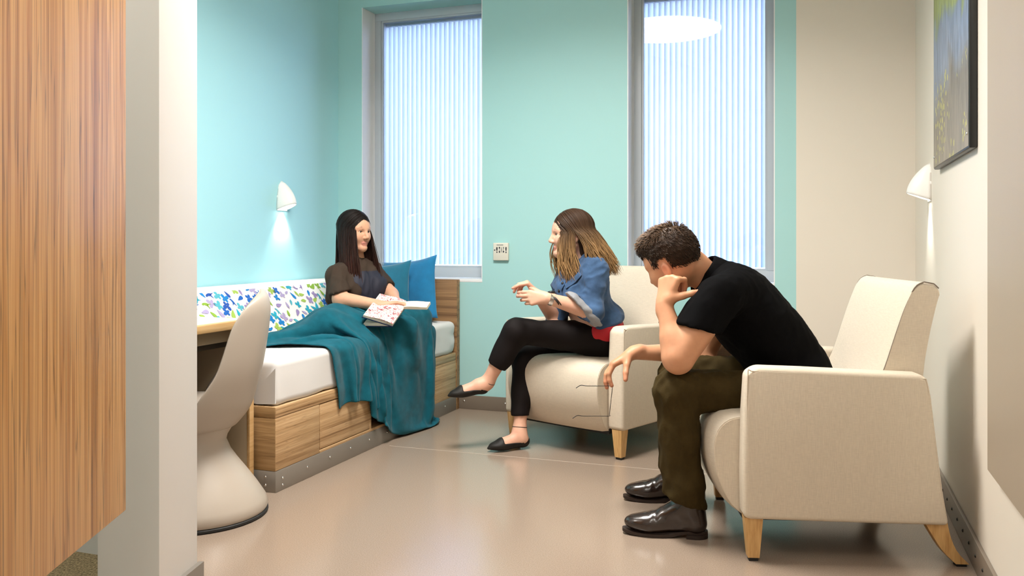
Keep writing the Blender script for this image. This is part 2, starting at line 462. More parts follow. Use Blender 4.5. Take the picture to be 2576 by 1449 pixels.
# ------------------------------------------------------------------ smooth solids (for bodies and clothes)
class Solid:
    def __init__(self, lo, hi, h, fine=()):
        self.ax = []
        for a in range(3):
            xs = [lo[a]]
            iv = [(c[a] - r, c[a] + r, hh) for c, r, hh in fine]
            while xs[-1] < hi[a]:
                x = xs[-1]; s = h
                for l, u, hh in iv:
                    if x > u: dd = x - u
                    elif x < l: dd = l - x
                    else: dd = 0
                    s = min(s, hh + dd * 0.35)
                xs.append(x + s)
            self.ax.append(np.array(xs, np.float32))
        self.f = np.full([len(x) for x in self.ax], 0.25, np.float32)
    def _sl(self, lo, hi):
        s = []
        for a in range(3):
            i0 = max(int(np.searchsorted(self.ax[a], lo[a])) - 1, 0)
            i1 = min(int(np.searchsorted(self.ax[a], hi[a])) + 1, len(self.ax[a]))
            s.append(slice(i0, max(i1, i0)))
        return tuple(s)
    def _grid(self, s):
        return (self.ax[0][s[0]][:, None, None], self.ax[1][s[1]][None, :, None], self.ax[2][s[2]][None, None, :])
    def _merge(self, s, d, k, sub=False):
        o = self.f[s]
        if o.size == 0: return
        if sub:
            d = -d
            h = np.maximum(k - np.abs(o - d), 0) / k
            self.f[s] = np.maximum(o, d) + h * h * k * 0.25
        else:
            h = np.maximum(k - np.abs(o - d), 0) / k
            self.f[s] = np.minimum(o, d) - h * h * k * 0.25
    def cone(self, a, b, ra, rb, k=0.02, flat=None, clips=(), sub=False):
        a = np.asarray(a, float); b = np.asarray(b, float)
        m = max(ra, rb) + k + 0.03
        s = self._sl(np.minimum(a, b) - m, np.maximum(a, b) + m); X, Y, Z = self._grid(s)
        ba = b - a; L2 = max(ba @ ba, 1e-10)
        px, py, pz = X - a[0], Y - a[1], Z - a[2]
        t = np.clip((px * ba[0] + py * ba[1] + pz * ba[2]) / L2, 0, 1)
        qx, qy, qz = px - t * ba[0], py - t * ba[1], pz - t * ba[2]
        if flat is not None:
            n, sc = flat; n = nrm(n); w = (qx * n[0] + qy * n[1] + qz * n[2]) * (1 / sc - 1)
            qx, qy, qz = qx + n[0] * w, qy + n[1] * w, qz + n[2] * w
        d = np.sqrt(qx * qx + qy * qy + qz * qz) - (ra + (rb - ra) * t)
        for c, n in clips:
            c = np.asarray(c, float); n = nrm(n)
            d = np.maximum(d, (X - c[0]) * n[0] + (Y - c[1]) * n[1] + (Z - c[2]) * n[2])
        self._merge(s, d.astype(np.float32), k, sub)
    def ell(self, c, axes, r, k=0.03, clips=(), sub=False):
        c = np.asarray(c, float); m = max(r) + k + 0.03
        s = self._sl(c - m, c + m); X, Y, Z = self._grid(s)
        px, py, pz = X - c[0], Y - c[1], Z - c[2]; k0 = 0; k1 = 0
        for ax, rr in zip(axes, r):
            q = px * ax[0] + py * ax[1] + pz * ax[2]
            k0 = k0 + (q / rr) ** 2; k1 = k1 + (q / rr ** 2) ** 2
        k0 = np.sqrt(k0); k1 = np.sqrt(k1)
        d = k0 * (k0 - 1) / np.maximum(k1, 1e-6)
        for cc, n in clips:
            cc = np.asarray(cc, float); n = nrm(n)
            d = np.maximum(d, (X - cc[0]) * n[0] + (Y - cc[1]) * n[1] + (Z - cc[2]) * n[2])
        self._merge(s, d.astype(np.float32), k, sub)
    def ball(self, c, r, k=0.01, sub=False):
        self.cone(c, np.asarray(c) + 1e-4, r, r, k, sub=sub)
    def clip(self, fn, lo, hi):
        """intersect inside lo..hi with fn(X,Y,Z)<0"""
        s = self._sl(lo, hi); X, Y, Z = self._grid(s)
        self.f[s] = np.maximum(self.f[s], fn(X, Y, Z))
    def mesh(self, relax=1):
        f = self.f; s = f < 0
        n = [d - 1 for d in f.shape]
        cs = np.zeros(n, np.int8)
        offs = [(i, j, k) for i in (0, 1) for j in (0, 1) for k in (0, 1)]
        for i, j, k in offs:
            cs += s[i:i + n[0], j:j + n[1], k:k + n[2]]
        act = (cs > 0) & (cs < 8)
        ijk = np.argwhere(act); idx = np.full(n, -1, np.int64); idx[act] = np.arange(len(ijk))
        acc = np.zeros((len(ijk), 3)); cnt = np.zeros(len(ijk))
        for a in offs:
            for b in offs:
                if sum(b) != sum(a) + 1 or sum(abs(x - y) for x, y in zip(a, b)) != 1: continue
                ia = ijk + a; ib = ijk + b
                fa = f[ia[:, 0], ia[:, 1], ia[:, 2]]; fb = f[ib[:, 0], ib[:, 1], ib[:, 2]]
                m = (fa < 0) != (fb < 0)
                t = (fa[m] / (fa[m] - fb[m]))[:, None]
                pa = np.stack([self.ax[q][ia[m, q]] for q in range(3)], 1); pb = np.stack([self.ax[q][ib[m, q]] for q in range(3)], 1)
                acc[m] += pa + (pb - pa) * t; cnt[m] += 1
        V = acc / cnt[:, None]; F = []
        for axis in range(3):
            sl0 = [slice(1, -1)] * 3; sl1 = [slice(1, -1)] * 3
            sl0[axis] = slice(0, -1); sl1[axis] = slice(1, None)
            e = s[tuple(sl0)] != s[tuple(sl1)]
            pos = np.argwhere(e)
            for q in range(3):
                if q != axis: pos[:, q] += 1
            ins = s[pos[:, 0], pos[:, 1], pos[:, 2]]
            u, w = [(1, 2), (2, 0), (0, 1)][axis]
            def cell(du, dw):
                c = pos.copy(); c[:, u] -= du; c[:, w] -= dw
                return idx[c[:, 0], c[:, 1], c[:, 2]]
            q = np.stack([cell(1, 1), cell(0, 1), cell(0, 0), cell(1, 0)], 1)
            q[~ins] = q[~ins][:, ::-1]
            F.append(q)
        F = np.vstack(F); F = F[(F >= 0).all(1)]
        for _ in range(relax): V = relax_np(V, F, 0.5)
        return V, F

def relax_np(V, F, w):
    n = len(V); a = F.ravel(); b = np.roll(F, -1, 1).ravel()
    cnt = np.bincount(a, minlength=n) + np.bincount(b, minlength=n)
    out = np.zeros_like(V)
    for q in range(3):
        out[:, q] = np.bincount(a, V[b, q], n) + np.bincount(b, V[a, q], n)
    out /= np.maximum(cnt, 1)[:, None]
    return V * (1 - w) + out * w

def normals_np(V, F):
    fn = np.cross(V[F[:, 2]] - V[F[:, 0]], V[F[:, 3]] - V[F[:, 1]])
    N = np.zeros_like(V)
    for c in range(4):
        for q in range(3):
            N[:, q] += np.bincount(F[:, c], fn[:, q], len(V))
    return N / np.maximum(np.linalg.norm(N, axis=1, keepdims=True), 1e-9)

def fold(V, F, amp, freq, stretch_dir=None, stretch=1.0, seed=0.0, ridged=False):
    """cloth folds: push vertices along their normals by noise stretched along a direction"""
    p = V.copy()
    if stretch_dir is not None:
        d = nrm(stretch_dir); p = p - np.outer(p @ d, d) * (1 - 1 / stretch)
    n = noise3(p * freq + seed)
    if ridged: n = 0.5 - np.abs(n) * 1.6
    return V + normals_np(V, F) * (n * amp)[:, None]

def seg_dist(V, a, b):
    a = np.asarray(a); b = np.asarray(b); ba = b - a
    t = np.clip(((V - a) @ ba) / max(ba @ ba, 1e-9), 0, 1)
    return np.linalg.norm(V - a - t[:, None] * ba, axis=1)

# ================================================================== THE SETTING
XL, XR, YB, YN = -3.07, 0.49, 5.10, 2.28          # left wall, right wall, back wall, near wall of the bedroom
YF = -2.4                                          # wall behind the viewer
W1, W2 = (-2.89, -2.02), (-1.084, -0.235)          # window openings (x)
WZ = (0.83, 2.64)
fl = struct(box('floor', (XL - 0.15, YF - 0.1, -0.08), (XR + 0.15, YB + 0.15, 0.0), 'vinyl'))
box('weld_seam', (XL + 0.95, 4.028, 0.0), (XR, 4.034, 0.0006), 'seam_vinyl', fl)
struct(box('floor_carpet', (XL, YF, 0.0), (-1.93, YN, 0.006), 'carpet'))
struct(box('ceiling', (XL - 0.15, YF - 0.1, CEIL), (XR + 0.15, YB + 0.45, CEIL + 0.1), 'ceiling_paint'))
struct(box('wall_left', (XL - 0.12, YF, 0), (XL, YB + 0.4, CEIL), 'blue_paint'))
struct(box('wall_right', (XR, YF, 0), (XR + 0.12, YB + 0.4, CEIL), 'cream_paint'))
struct(box('wall_front', (XL, YF - 0.1, 0), (XR, YF, CEIL), 'white_paint'))
# back wall with two openings
bm = bmesh.new()
WT = 0.42
xs = [XL, W1[0], W1[1], W2[0], W2[1], -0.12]
for i in range(5):
    if i in (1, 3):
        add_box(bm, (xs[i], YB, 0), (xs[i + 1], YB + WT, WZ[0] - 0.02))
        add_box(bm, (xs[i], YB, WZ[1]), (xs[i + 1], YB + WT, CEIL))
    else:
        add_box(bm, (xs[i], YB, 0), (xs[i + 1], YB + WT, CEIL))
struct(from_bm('wall_back', bm, 'teal_paint'))
struct(box('wall_back_beige', (-0.12, YB - 0.004, 0), (XR, YB + WT, CEIL), 'cream_paint'))
# near wall of the bedroom and the wall end beside the entry
struct(box('wall_near', (XL, YN, 0), (-2.06, YN + 0.12, CEIL), 'white_paint'))
post = [(-1.911, 1.888), (-1.716, 1.910), (-1.770, 2.129), (-2.0, 2.40), (-2.07, 2.40), (-2.07, 2.28)]
wall_entry = struct(prism('wall_entry', post, lambda u, v, w: (u, v, w), 0, CEIL, 'white_paint'))

# baseboards with their screws
def screw_at(parent, p, n, r=0.006, mt='steel'):
    n = nrm(n); v, f = lathe_np([(r, 0), (r, 0.0015), (r * 0.6, 0.0035), (0.0004, 0.004)], 10)
    M = Vector(n).to_track_quat('Z', 'Y').to_matrix()
    v = np.array([M @ Vector(q) for q in v]) + np.array(p)
    return from_np('screw', v, f, mt, parent, 180, world=False)
bb = struct(box('baseboard_back', (-2.178, YB - 0.014, 0), (-0.12, YB, 0.088), 'rubber_base', bevel=0.003))
for x in (-2.14, -1.86, -1.55, -1.2, -0.85, -0.5): screw_at(bb, (x, YB - 0.014, 0.05), (0, -1, 0), 0.007)
bb2 = struct(box('baseboard_back_beige', (-0.12, YB - 0.018, 0), (XR, YB - 0.004, 0.088), 'rubber_base', bevel=0.003))
br = struct(box('baseboard_right', (XR - 0.013, 1.2, 0), (XR, YB - 0.02, 0.10), 'rubber_base', bevel=0.003))
for y in np.arange(2.6, 5.0, 0.13): screw_at(br, (XR - 0.013, y, 0.055), (-1, 0, 0), 0.006, 'black_metal')
bm = bmesh.new()
pe = [np.array(post[1]), np.array(post[2])]
tdir = nrm(pe[1] - pe[0]); nd = np.array([tdir[1], -tdir[0]])
q0, q1 = pe[0] - tdir * 0.0, pe[1] + tdir * 0.012
add_prism(bm, [tuple(q0), tuple(q1), tuple(q1 + nd * 0.016), tuple(q0 + nd * 0.016)], lambda u, v, w: (u, v, w), 0, 0.10)
be = struct(from_bm('baseboard_entry', bm, 'steel_kick'))
for k in (0.05, 0.2):
    c = q1 - tdir * k
    screw_at(be, (c[0] + nd[0] * 0.016, c[1] + nd[1] * 0.016, 0.06), (nd[0], nd[1], 0), 0.006)

# windows with slatted blinds between the panes
YG = YB + 0.17
def make_window(name, x0, x1):
    w = empty(name, ((x0 + x1) / 2, YG, WZ[0]), kind='structure')
    cx, cz = (x0 + x1) / 2, WZ[0]
    hw, ht = (x1 - x0) / 2, WZ[1] - WZ[0]
    fw = 0.052
    bm = bmesh.new()
    add_box(bm, (-hw, 0, 0.0), (hw, 0.11, 0.068), 0.003)
    add_box(bm, (-hw, 0, ht - fw), (hw, 0.11, ht), 0.003)
    add_box(bm, (-hw, 0, 0.068), (-hw + fw, 0.11, ht - fw), 0.003)
    add_box(bm, (hw - fw, 0, 0.068), (hw, 0.11, ht - fw), 0.003)
    # inner stepped bead
    b = 0.012
    add_box(bm, (-hw + fw, 0.012, 0.068), (-hw + fw + b, 0.05, ht - fw))
    add_box(bm, (hw - fw - b, 0.012, 0.068), (hw - fw, 0.05, ht - fw))
    add_box(bm, (-hw + fw + b, 0.012, 0.068), (hw - fw - b, 0.05, 0.068 + b))
    add_box(bm, (-hw + fw + b, 0.012, ht - fw - b), (hw - fw - b, 0.05, ht - fw))
    from_bm('frame', bm, 'window_frame', w, 30)
    box('pane', (-hw + fw, 0.024, 0.068), (hw - fw, 0.028, ht - fw), 'pane_glass', w)
    for sx in (-1, 1): box('jamb_lining', (min(sx * hw, sx * (hw - 0.006)), -0.169, 0.0), (max(sx * hw, sx * (hw - 0.006)), 0.0, ht), 'sill_white', w)
    box('sill', (-hw, -0.17, -0.02), (hw, 0.0, 0.0), 'sill_white', w, 0.003)
    bm = bmesh.new(); add_box(bm, (-hw + fw, 0.05, ht - fw - 0.03), (hw - fw, 0.10, ht - fw), 0.003)
    from_bm('blind_rail', bm, 'window_frame', w, 30)
    # one slat: shallow curved vertical vane
    n = 22; span = (2 * hw - 2 * fw); pitch = span / n
    bm = bmesh.new()
    cols = []
    m = 5; ang = math.radians(34)
    for i in range(m + 1):
        s = (i / m - 0.5) * 0.052; bow = 0.0035 * (1 - (2 * i / m - 1) ** 2)
        x = s * math.cos(ang) - bow * math.sin(ang); y = s * math.sin(ang) + bow * math.cos(ang)
        cols.append([bm.verts.new((x, y, z)) for z in (0, ht - 2 * fw - 0.06)])
    for i in range(m): bm.faces.new((cols[i][0], cols[i + 1][0], cols[i + 1][1], cols[i][1]))
    me = bpy.data.meshes.new('slat'); bm.to_mesh(me); bm.free(); me.materials.append(MATS['slat'])
    me.polygons.foreach_set('use_smooth', [True] * len(me.polygons))
    for i in range(n):
        o = bpy.data.objects.new('slat', me); scene.collection.objects.link(o); o.parent = w
        o.location = (-hw + fw + pitch * (i + 0.5), 0.072, 0.085)
        o.rotation_euler = (0, 0, rng.uniform(-0.08, 0.08))
    return w
make_window('window_1', *W1)
make_window('window_2', *W2)
# outer ground that dims the lower half of the view out
struct(box('ground_outside', (-30, YB + 0.6, -3.2), (30, 60, -3.0), 'rubber_base'))

# round luminaire on the bedroom ceiling
lu = empty('ceiling_light', (-1.28, 3.0, CEIL), label='large round white ceiling light, mirrored in the right window pane', cat='ceiling light')
v, f = lathe_np([(0.50, 0.0), (0.515, -0.01), (0.515, -0.06), (0.505, -0.068), (0.49, -0.068)], 64)
from_np('rim', v, f, 'lamp_white', lu, 40, world=False)
v, f = lathe_np([(0.488, -0.069), (0.44, -0.071), (0.02, -0.072)], 64)
from_np('diffuser', v, f, 'diffuser', lu, 40, world=False)
nl_ = empty('niche_fill_disc', (-2.5, 0.9, CEIL), label='small round fill light added on the ceiling over the carpeted niche', cat='ceiling light')  # unseen fixture added to carry the niche fill
v, f = lathe_np([(0.21, 0.0), (0.22, -0.006), (0.22, -0.03), (0.205, -0.034)], 40)
from_np('rim', v, f, 'lamp_white', nl_, 40, world=False)
v, f = lathe_np([(0.20, -0.034), (0.1, -0.036), (0.01, -0.036)], 40)
from_np('diffuser', v, f, 'fill_diffuser', nl_, 40, world=False)
for k, (y, lb) in enumerate(((0.75, 'rectangular fill light added on the entry ceiling, nearer the bedroom'), (-1.25, 'rectangular fill light added on the entry ceiling, farther from the bedroom'))):  # unseen fixtures added around the entry fill lamps
    e = empty('entry_fill_panel', (0.08, y, CEIL), label=lb, cat='ceiling light', group='added entry fill lights')
    bm = bmesh.new()
    for a, b in (((-0.30, -0.60), (0.30, -0.58)), ((-0.30, 0.58), (0.30, 0.60)), ((-0.30, -0.58), (-0.28, 0.58)), ((0.28, -0.58), (0.30, 0.58))):
        add_box(bm, (a[0], a[1], -0.03), (b[0], b[1], 0))
    from_bm('frame', bm, 'lamp_white', e)
    box('diffuser', (-0.279, -0.579, -0.02), (0.279, 0.579, -0.002), 'fill_diffuser', e)

# ================================================================== FOREGROUND PANELS
def cw(xc, d): return RV * xc + FV * d
pa, pb = cw(-0.955, 2.13)[:2], cw(-0.887, 1.20)[:2]
tp = nrm(pb - pa); npn = np.array([tp[1], -tp[0]])
if npn @ (pa - 0) > 0: npn = npn
nl = np.array([-tp[1], tp[0]])
if nl @ (np.array([0, 0]) - pa) > 0: nl = -nl
o = prism('wood_panel', [tuple(pa), tuple(pb), tuple(pb + nl * 0.045), tuple(pa + nl * 0.045)], lambda u, v, w: (u, v, w), 0.405, CEIL, 'panel_wood', None, 0.004, 2)
tag(o, 'tall striped wood-grain panel filling the left foreground, hanging above the carpet', 'panel')
o = box('wall_panel', (XR - 0.032, 1.25, 0.411), (XR, 2.80, 2.88), 'beige_laminate', None, 0.003)
tag(o, 'plain beige panel mounted on the right wall at the photo edge', 'panel')

# ================================================================== BED
BX0, BX1, BY0, BY1 = XL + 0.005, -2.178, 3.11, 5.045
ZB = 0.365; MT = 0.565
bed = empty('bed', ((BX0 + BX1) / 2, (BY0 + BY1) / 2, 0), label='built-in light wood platform bed with drawers and steel kick plate', cat='bed')
OB = np.array(bed.location)
def bbox(name, lo, hi, m, parent=bed, bevel=0.0, seg=2):
    return box(name, tuple(np.array(lo) - OB), tuple(np.array(hi) - OB), m, parent, bevel, seg)
KZ = 0.09
# carcass: panels around an open cubby
DY = (3.457, 3.926, 4.255, 4.725)
ep_ = bbox('end_panel', (BX0, BY0, KZ), (BX1, DY[0] - 0.002, 0.3165), 'bed_wood', bevel=0.005)
bbox('front_panel', (BX1 - 0.35, DY[3] + 0.002, KZ), (BX1, BY1, 0.3165), 'bed_wood', bevel=0.003)
tr_ = bbox('top_rail', (BX0, BY0, 0.3165), (BX1, BY1, ZB), 'bed_wood', bevel=0.006)
for o_ in (ep_, tr_):
    o_.data.materials.append(MATS['bed_end_wood'])
    for pl_ in o_.data.polygons:
        if pl_.normal.y < -0.6: pl_.material_index = 1
bbox('bottom_rail', (BX1 - 0.30, DY[0] - 0.002, KZ), (BX1, DY[3] + 0.002, KZ + 0.014), 'bed_wood', bevel=0.002)
bbox('divider', (BX1 - 0.30, DY[1], KZ + 0.014), (BX1 - 0.001, DY[1] + 0.018, 0.316), 'bed_wood')
bbox('divider', (BX1 - 0.30, DY[2] - 0.018, KZ + 0.014), (BX1 - 0.001, DY[2], 0.316), 'bed_wood')
bbox('cubby_back', (BX1 - 0.31, DY[1], KZ), (BX1 - 0.29, DY[2], 0.32), 'board_wood')
for a, b in ((DY[0], DY[1]), (DY[2], DY[3])):
    bbox('drawer_front', (BX1 - 0.03, a + 0.003, KZ + 0.017), (BX1 - 0.001, b - 0.003, 0.313), 'bed_wood', bevel=0.003)
kp = bbox('kick_plate', (BX1 - 0.08, BY0 + 0.004, 0), (BX1 + 0.002, BY1, KZ), 'steel_kick', bevel=0.002)
kp2 = bbox('kick_plate', (BX0, BY0 - 0.001, 0), (BX1 + 0.0015, BY0 + 0.03, KZ), 'steel_kick', bevel=0.002)
for i, y in enumerate(np.arange(BY0 + 0.05, BY1 - 0.02, 0.19)):
    screw_at(kp, (BX1 + 0.002 - OB[0], y - OB[1], 0.052), (1, 0, 0), 0.006)
screw_at(kp, (BX1 + 0.002 - OB[0], BY0 + 0.05 - OB[1], 0.022), (1, 0, 0), 0.006)
for z in (0.03, 0.065): screw_at(kp2, (BX1 - 0.05 - OB[0], BY0 - 0.001 - OB[1], z), (0, -1, 0), 0.006)
hb = bbox('footboard', (BX0, BY1 + 0.004, 0.0), (BX1 + 0.004, YB - 0.002, 0.828), 'board_wood', bevel=0.004)

# mattress with tucked white sheet
def rounded_slab(lo, hi, r, nx, ny, nz, wob, seed):
    lo = np.array(lo); hi = np.array(hi)
    bm = bmesh.new(); add_box(bm, lo, hi)
    bmesh.ops.bevel(bm, geom=list(bm.edges), offset=r, segments=4, profile=0.5, affect='EDGES')
    bmesh.ops.subdivide_edges(bm, edges=[e for e in bm.edges if e.calc_length() > 0.10], cuts=24, use_grid_fill=True)
    bmesh.ops.recalc_face_normals(bm, faces=bm.faces)
    bm.normal_update()
    V = np.array([v.co[:] for v in bm.verts]); N = np.array([v.normal[:] for v in bm.verts])
    side = 1 - np.clip(N[:, 2], 0, 1)
    d = noise3(V * np.array([7, 7, 3.0]) + seed) * wob * (0.3 + 0.7 * side) + noise3(V * np.array([18, 18, 5]) + seed) * wob * 0.35 * side
    # gathered pleats near the far corner
    pl = np.clip((V[:, 1] - 4.75) / 0.25, 0, 1) * side
    d += np.sin((V[:, 1] - V[:, 2] * 0.5) * 130) * 0.004 * pl
    for v, dd, n in zip(bm.verts, d, N): v.co += Vector(n * dd)
    return bm
bm = rounded_slab((BX0 + 0.01, BY0 + 0.012, ZB - 0.002), (BX1 - 0.004, BY1 - 0.01, MT), 0.030, 1, 1, 1, 0.007, 2.0)
# hospital-corner fold at the near end: a slanted flap
mt_o = from_bm('mattress', bm, 'sheet', None, 60)
tag(mt_o, 'white sheeted mattress lying on the wooden platform bed', 'mattress')
bm = bmesh.new()
y0 = BY0 + 0.001
pts = [(BX1 - 0.006, MT - 0.035), (BX1 - 0.008, ZB + 0.012), (BX1 - 0.10, ZB + 0.006), (BX1 - 0.15, ZB + 0.02)]
add_prism(bm, pts, lambda u, v, w: (u, w + (u - BX1) * 0.02, v), y0 + 0.007, y0 + 0.014)
fo = from_bm('corner_fold', bm, 'sheet', mt_o, 30)

# bolster along the wall with leaf, bird and butterfly print
bo = empty('bolster', ((BX0 - 2.72) / 2, 4.07, MT), label='white wedge bolster along the wall printed with blue green leaves and butterflies', cat='cushion')
OBo = np.array(bo.location)
prof = [(-3.058, 0.567), (-2.735, 0.567), (-2.722, 0.578), (-2.725, 0.60), (-2.878, 0.812), (-2.895, 0.828), (-2.925, 0.834), (-3.058, 0.832)]
BO_Y0, BO_Y1 = 3.14, 5.03
prism('cover', prof, lambda u, v, w: (u - OBo[0], w - OBo[1], v - OBo[2]), BO_Y0, BO_Y1, 'bolster_cloth', bo, 0.012, 3, 20)
# motifs lie on the slanted face
a0 = np.array([-2.7225, 0, 0.60]); a1 = np.array([-2.8785, 0, 0.812])
upv = nrm(a1 - a0); H = np.linalg.norm(a1 - a0); fnrm = np.array([upv[2], 0, -upv[0]])
def motif(kind, rot, s):
    out = []
    def blob(cx, cy, rx, ry, a, tip=0.0, n=12):
        pts = []
        for i in range(n):
            t = 2 * math.pi * i / n
            x = rx * math.cos(t) * (1 - tip * max(0, math.cos(t)) * 0.0); y = ry * math.sin(t) * (1 - tip * (0.5 + 0.5 * math.cos(t)))
            pts.append((cx + x * math.cos(a) - y * math.sin(a), cy + x * math.sin(a) + y * math.cos(a)))
        return pts
    if kind == 0: out = [blob(0, 0, 1.0, 0.66, 0, 0.8)]                                          # leaf
    elif kind == 1:                                                                              # butterfly
        out = [blob(0.42, 0.4, 0.55, 0.33, 0.85, -0.3), blob(-0.42, 0.4, 0.55, 0.33, 2.3, -0.3), blob(0.3, -0.35, 0.4, 0.26, -0.9, -0.3), blob(-0.3, -0.35, 0.4, 0.26, -2.25, -0.3)]
    elif kind == 2:                                                                              # bird
        out = [blob(0, 0, 0.7, 0.36, 0.25, 0.4), blob(-0.55, 0.28, 0.5, 0.18, 2.4, 0.7), blob(0.55, 0.3, 0.22, 0.2, 0.4, 0.0), blob(-0.75, -0.3, 0.45, 0.12, 3.6, 0.5)]
    else: out = [blob(0, 0, 0.75, 0.5, 0, 0.6), blob(-0.7, 0, 0.3, 0.08, 0, 0)]                    # bud
    c, q = math.cos(rot), math.sin(rot)
    return [[(s * (x * c - y * q), s * (x * q + y * c)) for x, y in b] for b in out]
cols = [(0.02, 0.13, 0.50), (0.015, 0.22, 0.58), (0.03, 0.38, 0.52), (0.10, 0.45, 0.55), (0.27, 0.45, 0.06), (0.36, 0.52, 0.10), (0.32, 0.25, 0.48), (0.42, 0.36, 0.58), (0.03, 0.10, 0.42)]
V, F, Cc = [], [], []
pts = []; r2 = random.Random(5)
tries = 0
while tries < 9000:
    tries += 1
    p = (r2.uniform(BO_Y0 + 0.02, BO_Y1 - 0.02), r2.uniform(0.0, H + 0.006))
    if all((p[0] - q[0]) ** 2 + (p[1] - q[1]) ** 2 > 0.0415 ** 2 for q in pts): pts.append(p)
for y, h in pts:
    kd = r2.choice([0, 0, 1, 1, 2, 3]); s = r2.uniform(0.024, 0.031); cc = r2.choice(cols)
    for b in motif(kd, r2.uniform(0, 6.28), s):
        base = len(V)
        for x, z in b:
            hh = min(max(h + z, -0.004), H + 0.004)
            p = a0 + upv * hh + fnrm * 0.0012; V.append((p[0], y + x, p[2])); Cc.append(cc)
        F.append(list(range(base, base + len(b))))
pr = from_np('printed_motifs', V, F, 'print', bo, None, np.array(Cc)); pr['kind'] = 'stuff'

# cushions leaning on the footboard
def cushion(name, c, w, h, th, yaw, tilt, m, label, group):
    n = 18; V, F = [], []
    g = np.linspace(-1, 1, n)
    for side in (1, -1):
        for i in range(n):
            for j in range(n):
                u, v = g[i], g[j]
                pu = u * (1 - 0.10 * (1 - v * v) * abs(u)); pv = v * (1 - 0.10 * (1 - u * u) * abs(v))
                t = (max(0, (1 - u ** 2)) * max(0, (1 - v ** 2))) ** 0.42 * th / 2
                V.append((pu * w / 2, side * (t + 0.003), pv * h / 2))
    V = np.array(V); V[:, 1] += noise3(V * 9 + c[0] * 5) * 0.012
    for s in range(2):
        for i in range(n - 1):
            for j in range(n - 1):
                q = [s * n * n + i * n + j, s * n * n + (i + 1) * n + j, s * n * n + (i + 1) * n + j + 1, s * n * n + i * n + j + 1]
                F.append(q if s else q[::-1])
    rim = [i * n for i in range(n)] + [(n - 1) * n + j for j in range(1, n)] + [i * n + n - 1 for i in range(n - 2, -1, -1)] + [j for j in range(n - 2, 0, -1)]
    for a, b in zip(rim, rim[1:] + rim[:1]): F.append([a, b, n * n + b, n * n + a])
    o = from_np(name, V, F, m, None, 180)
    o.location = c; o.rotation_euler = (tilt, 0.0, yaw)
    return tag(o, label, 'cushion', group)
o = cushion('throw_pillow', (-2.46, 4.945, MT + 0.20), 0.43, 0.40, 0.13, math.radians(-9), math.radians(-9), 'cushion_blue', 'bright blue throw pillow leaning on the wooden footboard', 'blue throw pillows')
o.rotation_euler.y = math.radians(-7)
o = cushion('throw_pillow', (-2.56, 4.79, MT + 0.19), 0.40, 0.37, 0.13, math.radians(-6), math.radians(-10), 'cushion_teal', 'teal throw pillow between the girl and the bright blue pillow', 'blue throw pillows')
o.rotation_euler.y = math.radians(-6)

# ================================================================== DESK
desk = empty('desk', (-2.65, 2.74, 0), label='built-in desk with white top and wood edge beside the bed', cat='desk')
OD = np.array(desk.location)
def dbox(name, lo, hi, m, bevel=0.0):
    return box(name, tuple(np.array(lo) - OD), tuple(np.array(hi) - OD), m, desk, bevel)
dbox('desktop', (XL + 0.005, 2.405, 0.712), (-2.305, 3.085, 0.742), 'desk_white', 0.002)
dbox('edge_band', (-2.305, 2.405, 0.708), (-2.27, 3.085, 0.742), 'edge_wood', 0.004)
dbox('apron', (-2.34, 2.405, 0.655), (-2.315, 3.06, 0.708), 'desk_panel', 0.002)
dbox('end_panel', (XL + 0.005, 3.06, 0), (-2.285, 3.085, 0.712), 'desk_panel', 0.002)
dbox('end_panel_edge', (-2.285, 3.058, 0), (-2.270, 3.087, 0.712), 'edge_wood', 0.002)
dbox('shade_back_panel', (XL + 0.005, 2.405, 0), (XL + 0.03, 3.06, 0.71), 'desk_shade')  # dark sheet added to deepen the shade below the desktop
dbox('underside_shelf', (XL + 0.03, 2.405, 0.63), (-2.34, 3.06, 0.65), 'desk_shade')

# ================================================================== ONE-PIECE CHAIR AT THE DESK
sc_ = empty('shell_chair', (-2.30, 2.77, 0), math.radians(214), label='grey one-piece moulded chair with flared trumpet base at the desk', cat='chair')
# sections: each a closed ring in local frame (x = facing)
rings = []
NS = 48
def ring(cx, cz, rx, ry, tx=0.0, p=2.0):
    r = []
    for k in range(NS):
        a = 2 * math.pi * k / NS; c, s = math.cos(a), math.sin(a)
        x = rx * math.copysign(abs(c) ** (2 / p), c); y = ry * math.copysign(abs(s) ** (2 / p), s)
        r.append((cx + x * math.cos(tx), y, cz + x * math.sin(tx)))
    return r
for z, r in ((0.016, 0.262), (0.03, 0.268), (0.06, 0.258), (0.11, 0.226), (0.16, 0.190), (0.21, 0.152), (0.25, 0.125), (0.29, 0.108), (0.325, 0.104)):
    rings.append(ring(0.0, z, r, r))
rings[-1] = ring(0.0, 0.31, 0.112, 0.112)
rings.append(ring(0.0, 0.335, 0.127, 0.124))
rings.append(ring(0.008, 0.36, 0.146, 0.143))
rings.append(ring(0.018, 0.39, 0.168, 0.162))
rings.append(ring(0.03, 0.42, 0.190, 0.180, 0, 2.15))
rings.append(ring(0.034, 0.442, 0.198, 0.188, 0.03, 2.2))
rings.append(ring(0.036, 0.453, 0.190, 0.180, 0.03, 2.2))
V = [p for r in rings for p in r]; F = []
for i in range(len(rings) - 1):
    for k in range(NS):
        F.append([i * NS + k, i * NS + (k + 1) % NS, (i + 1) * NS + (k + 1) % NS, (i + 1) * NS + k])
F.append([k for k in range(NS)][::-1])
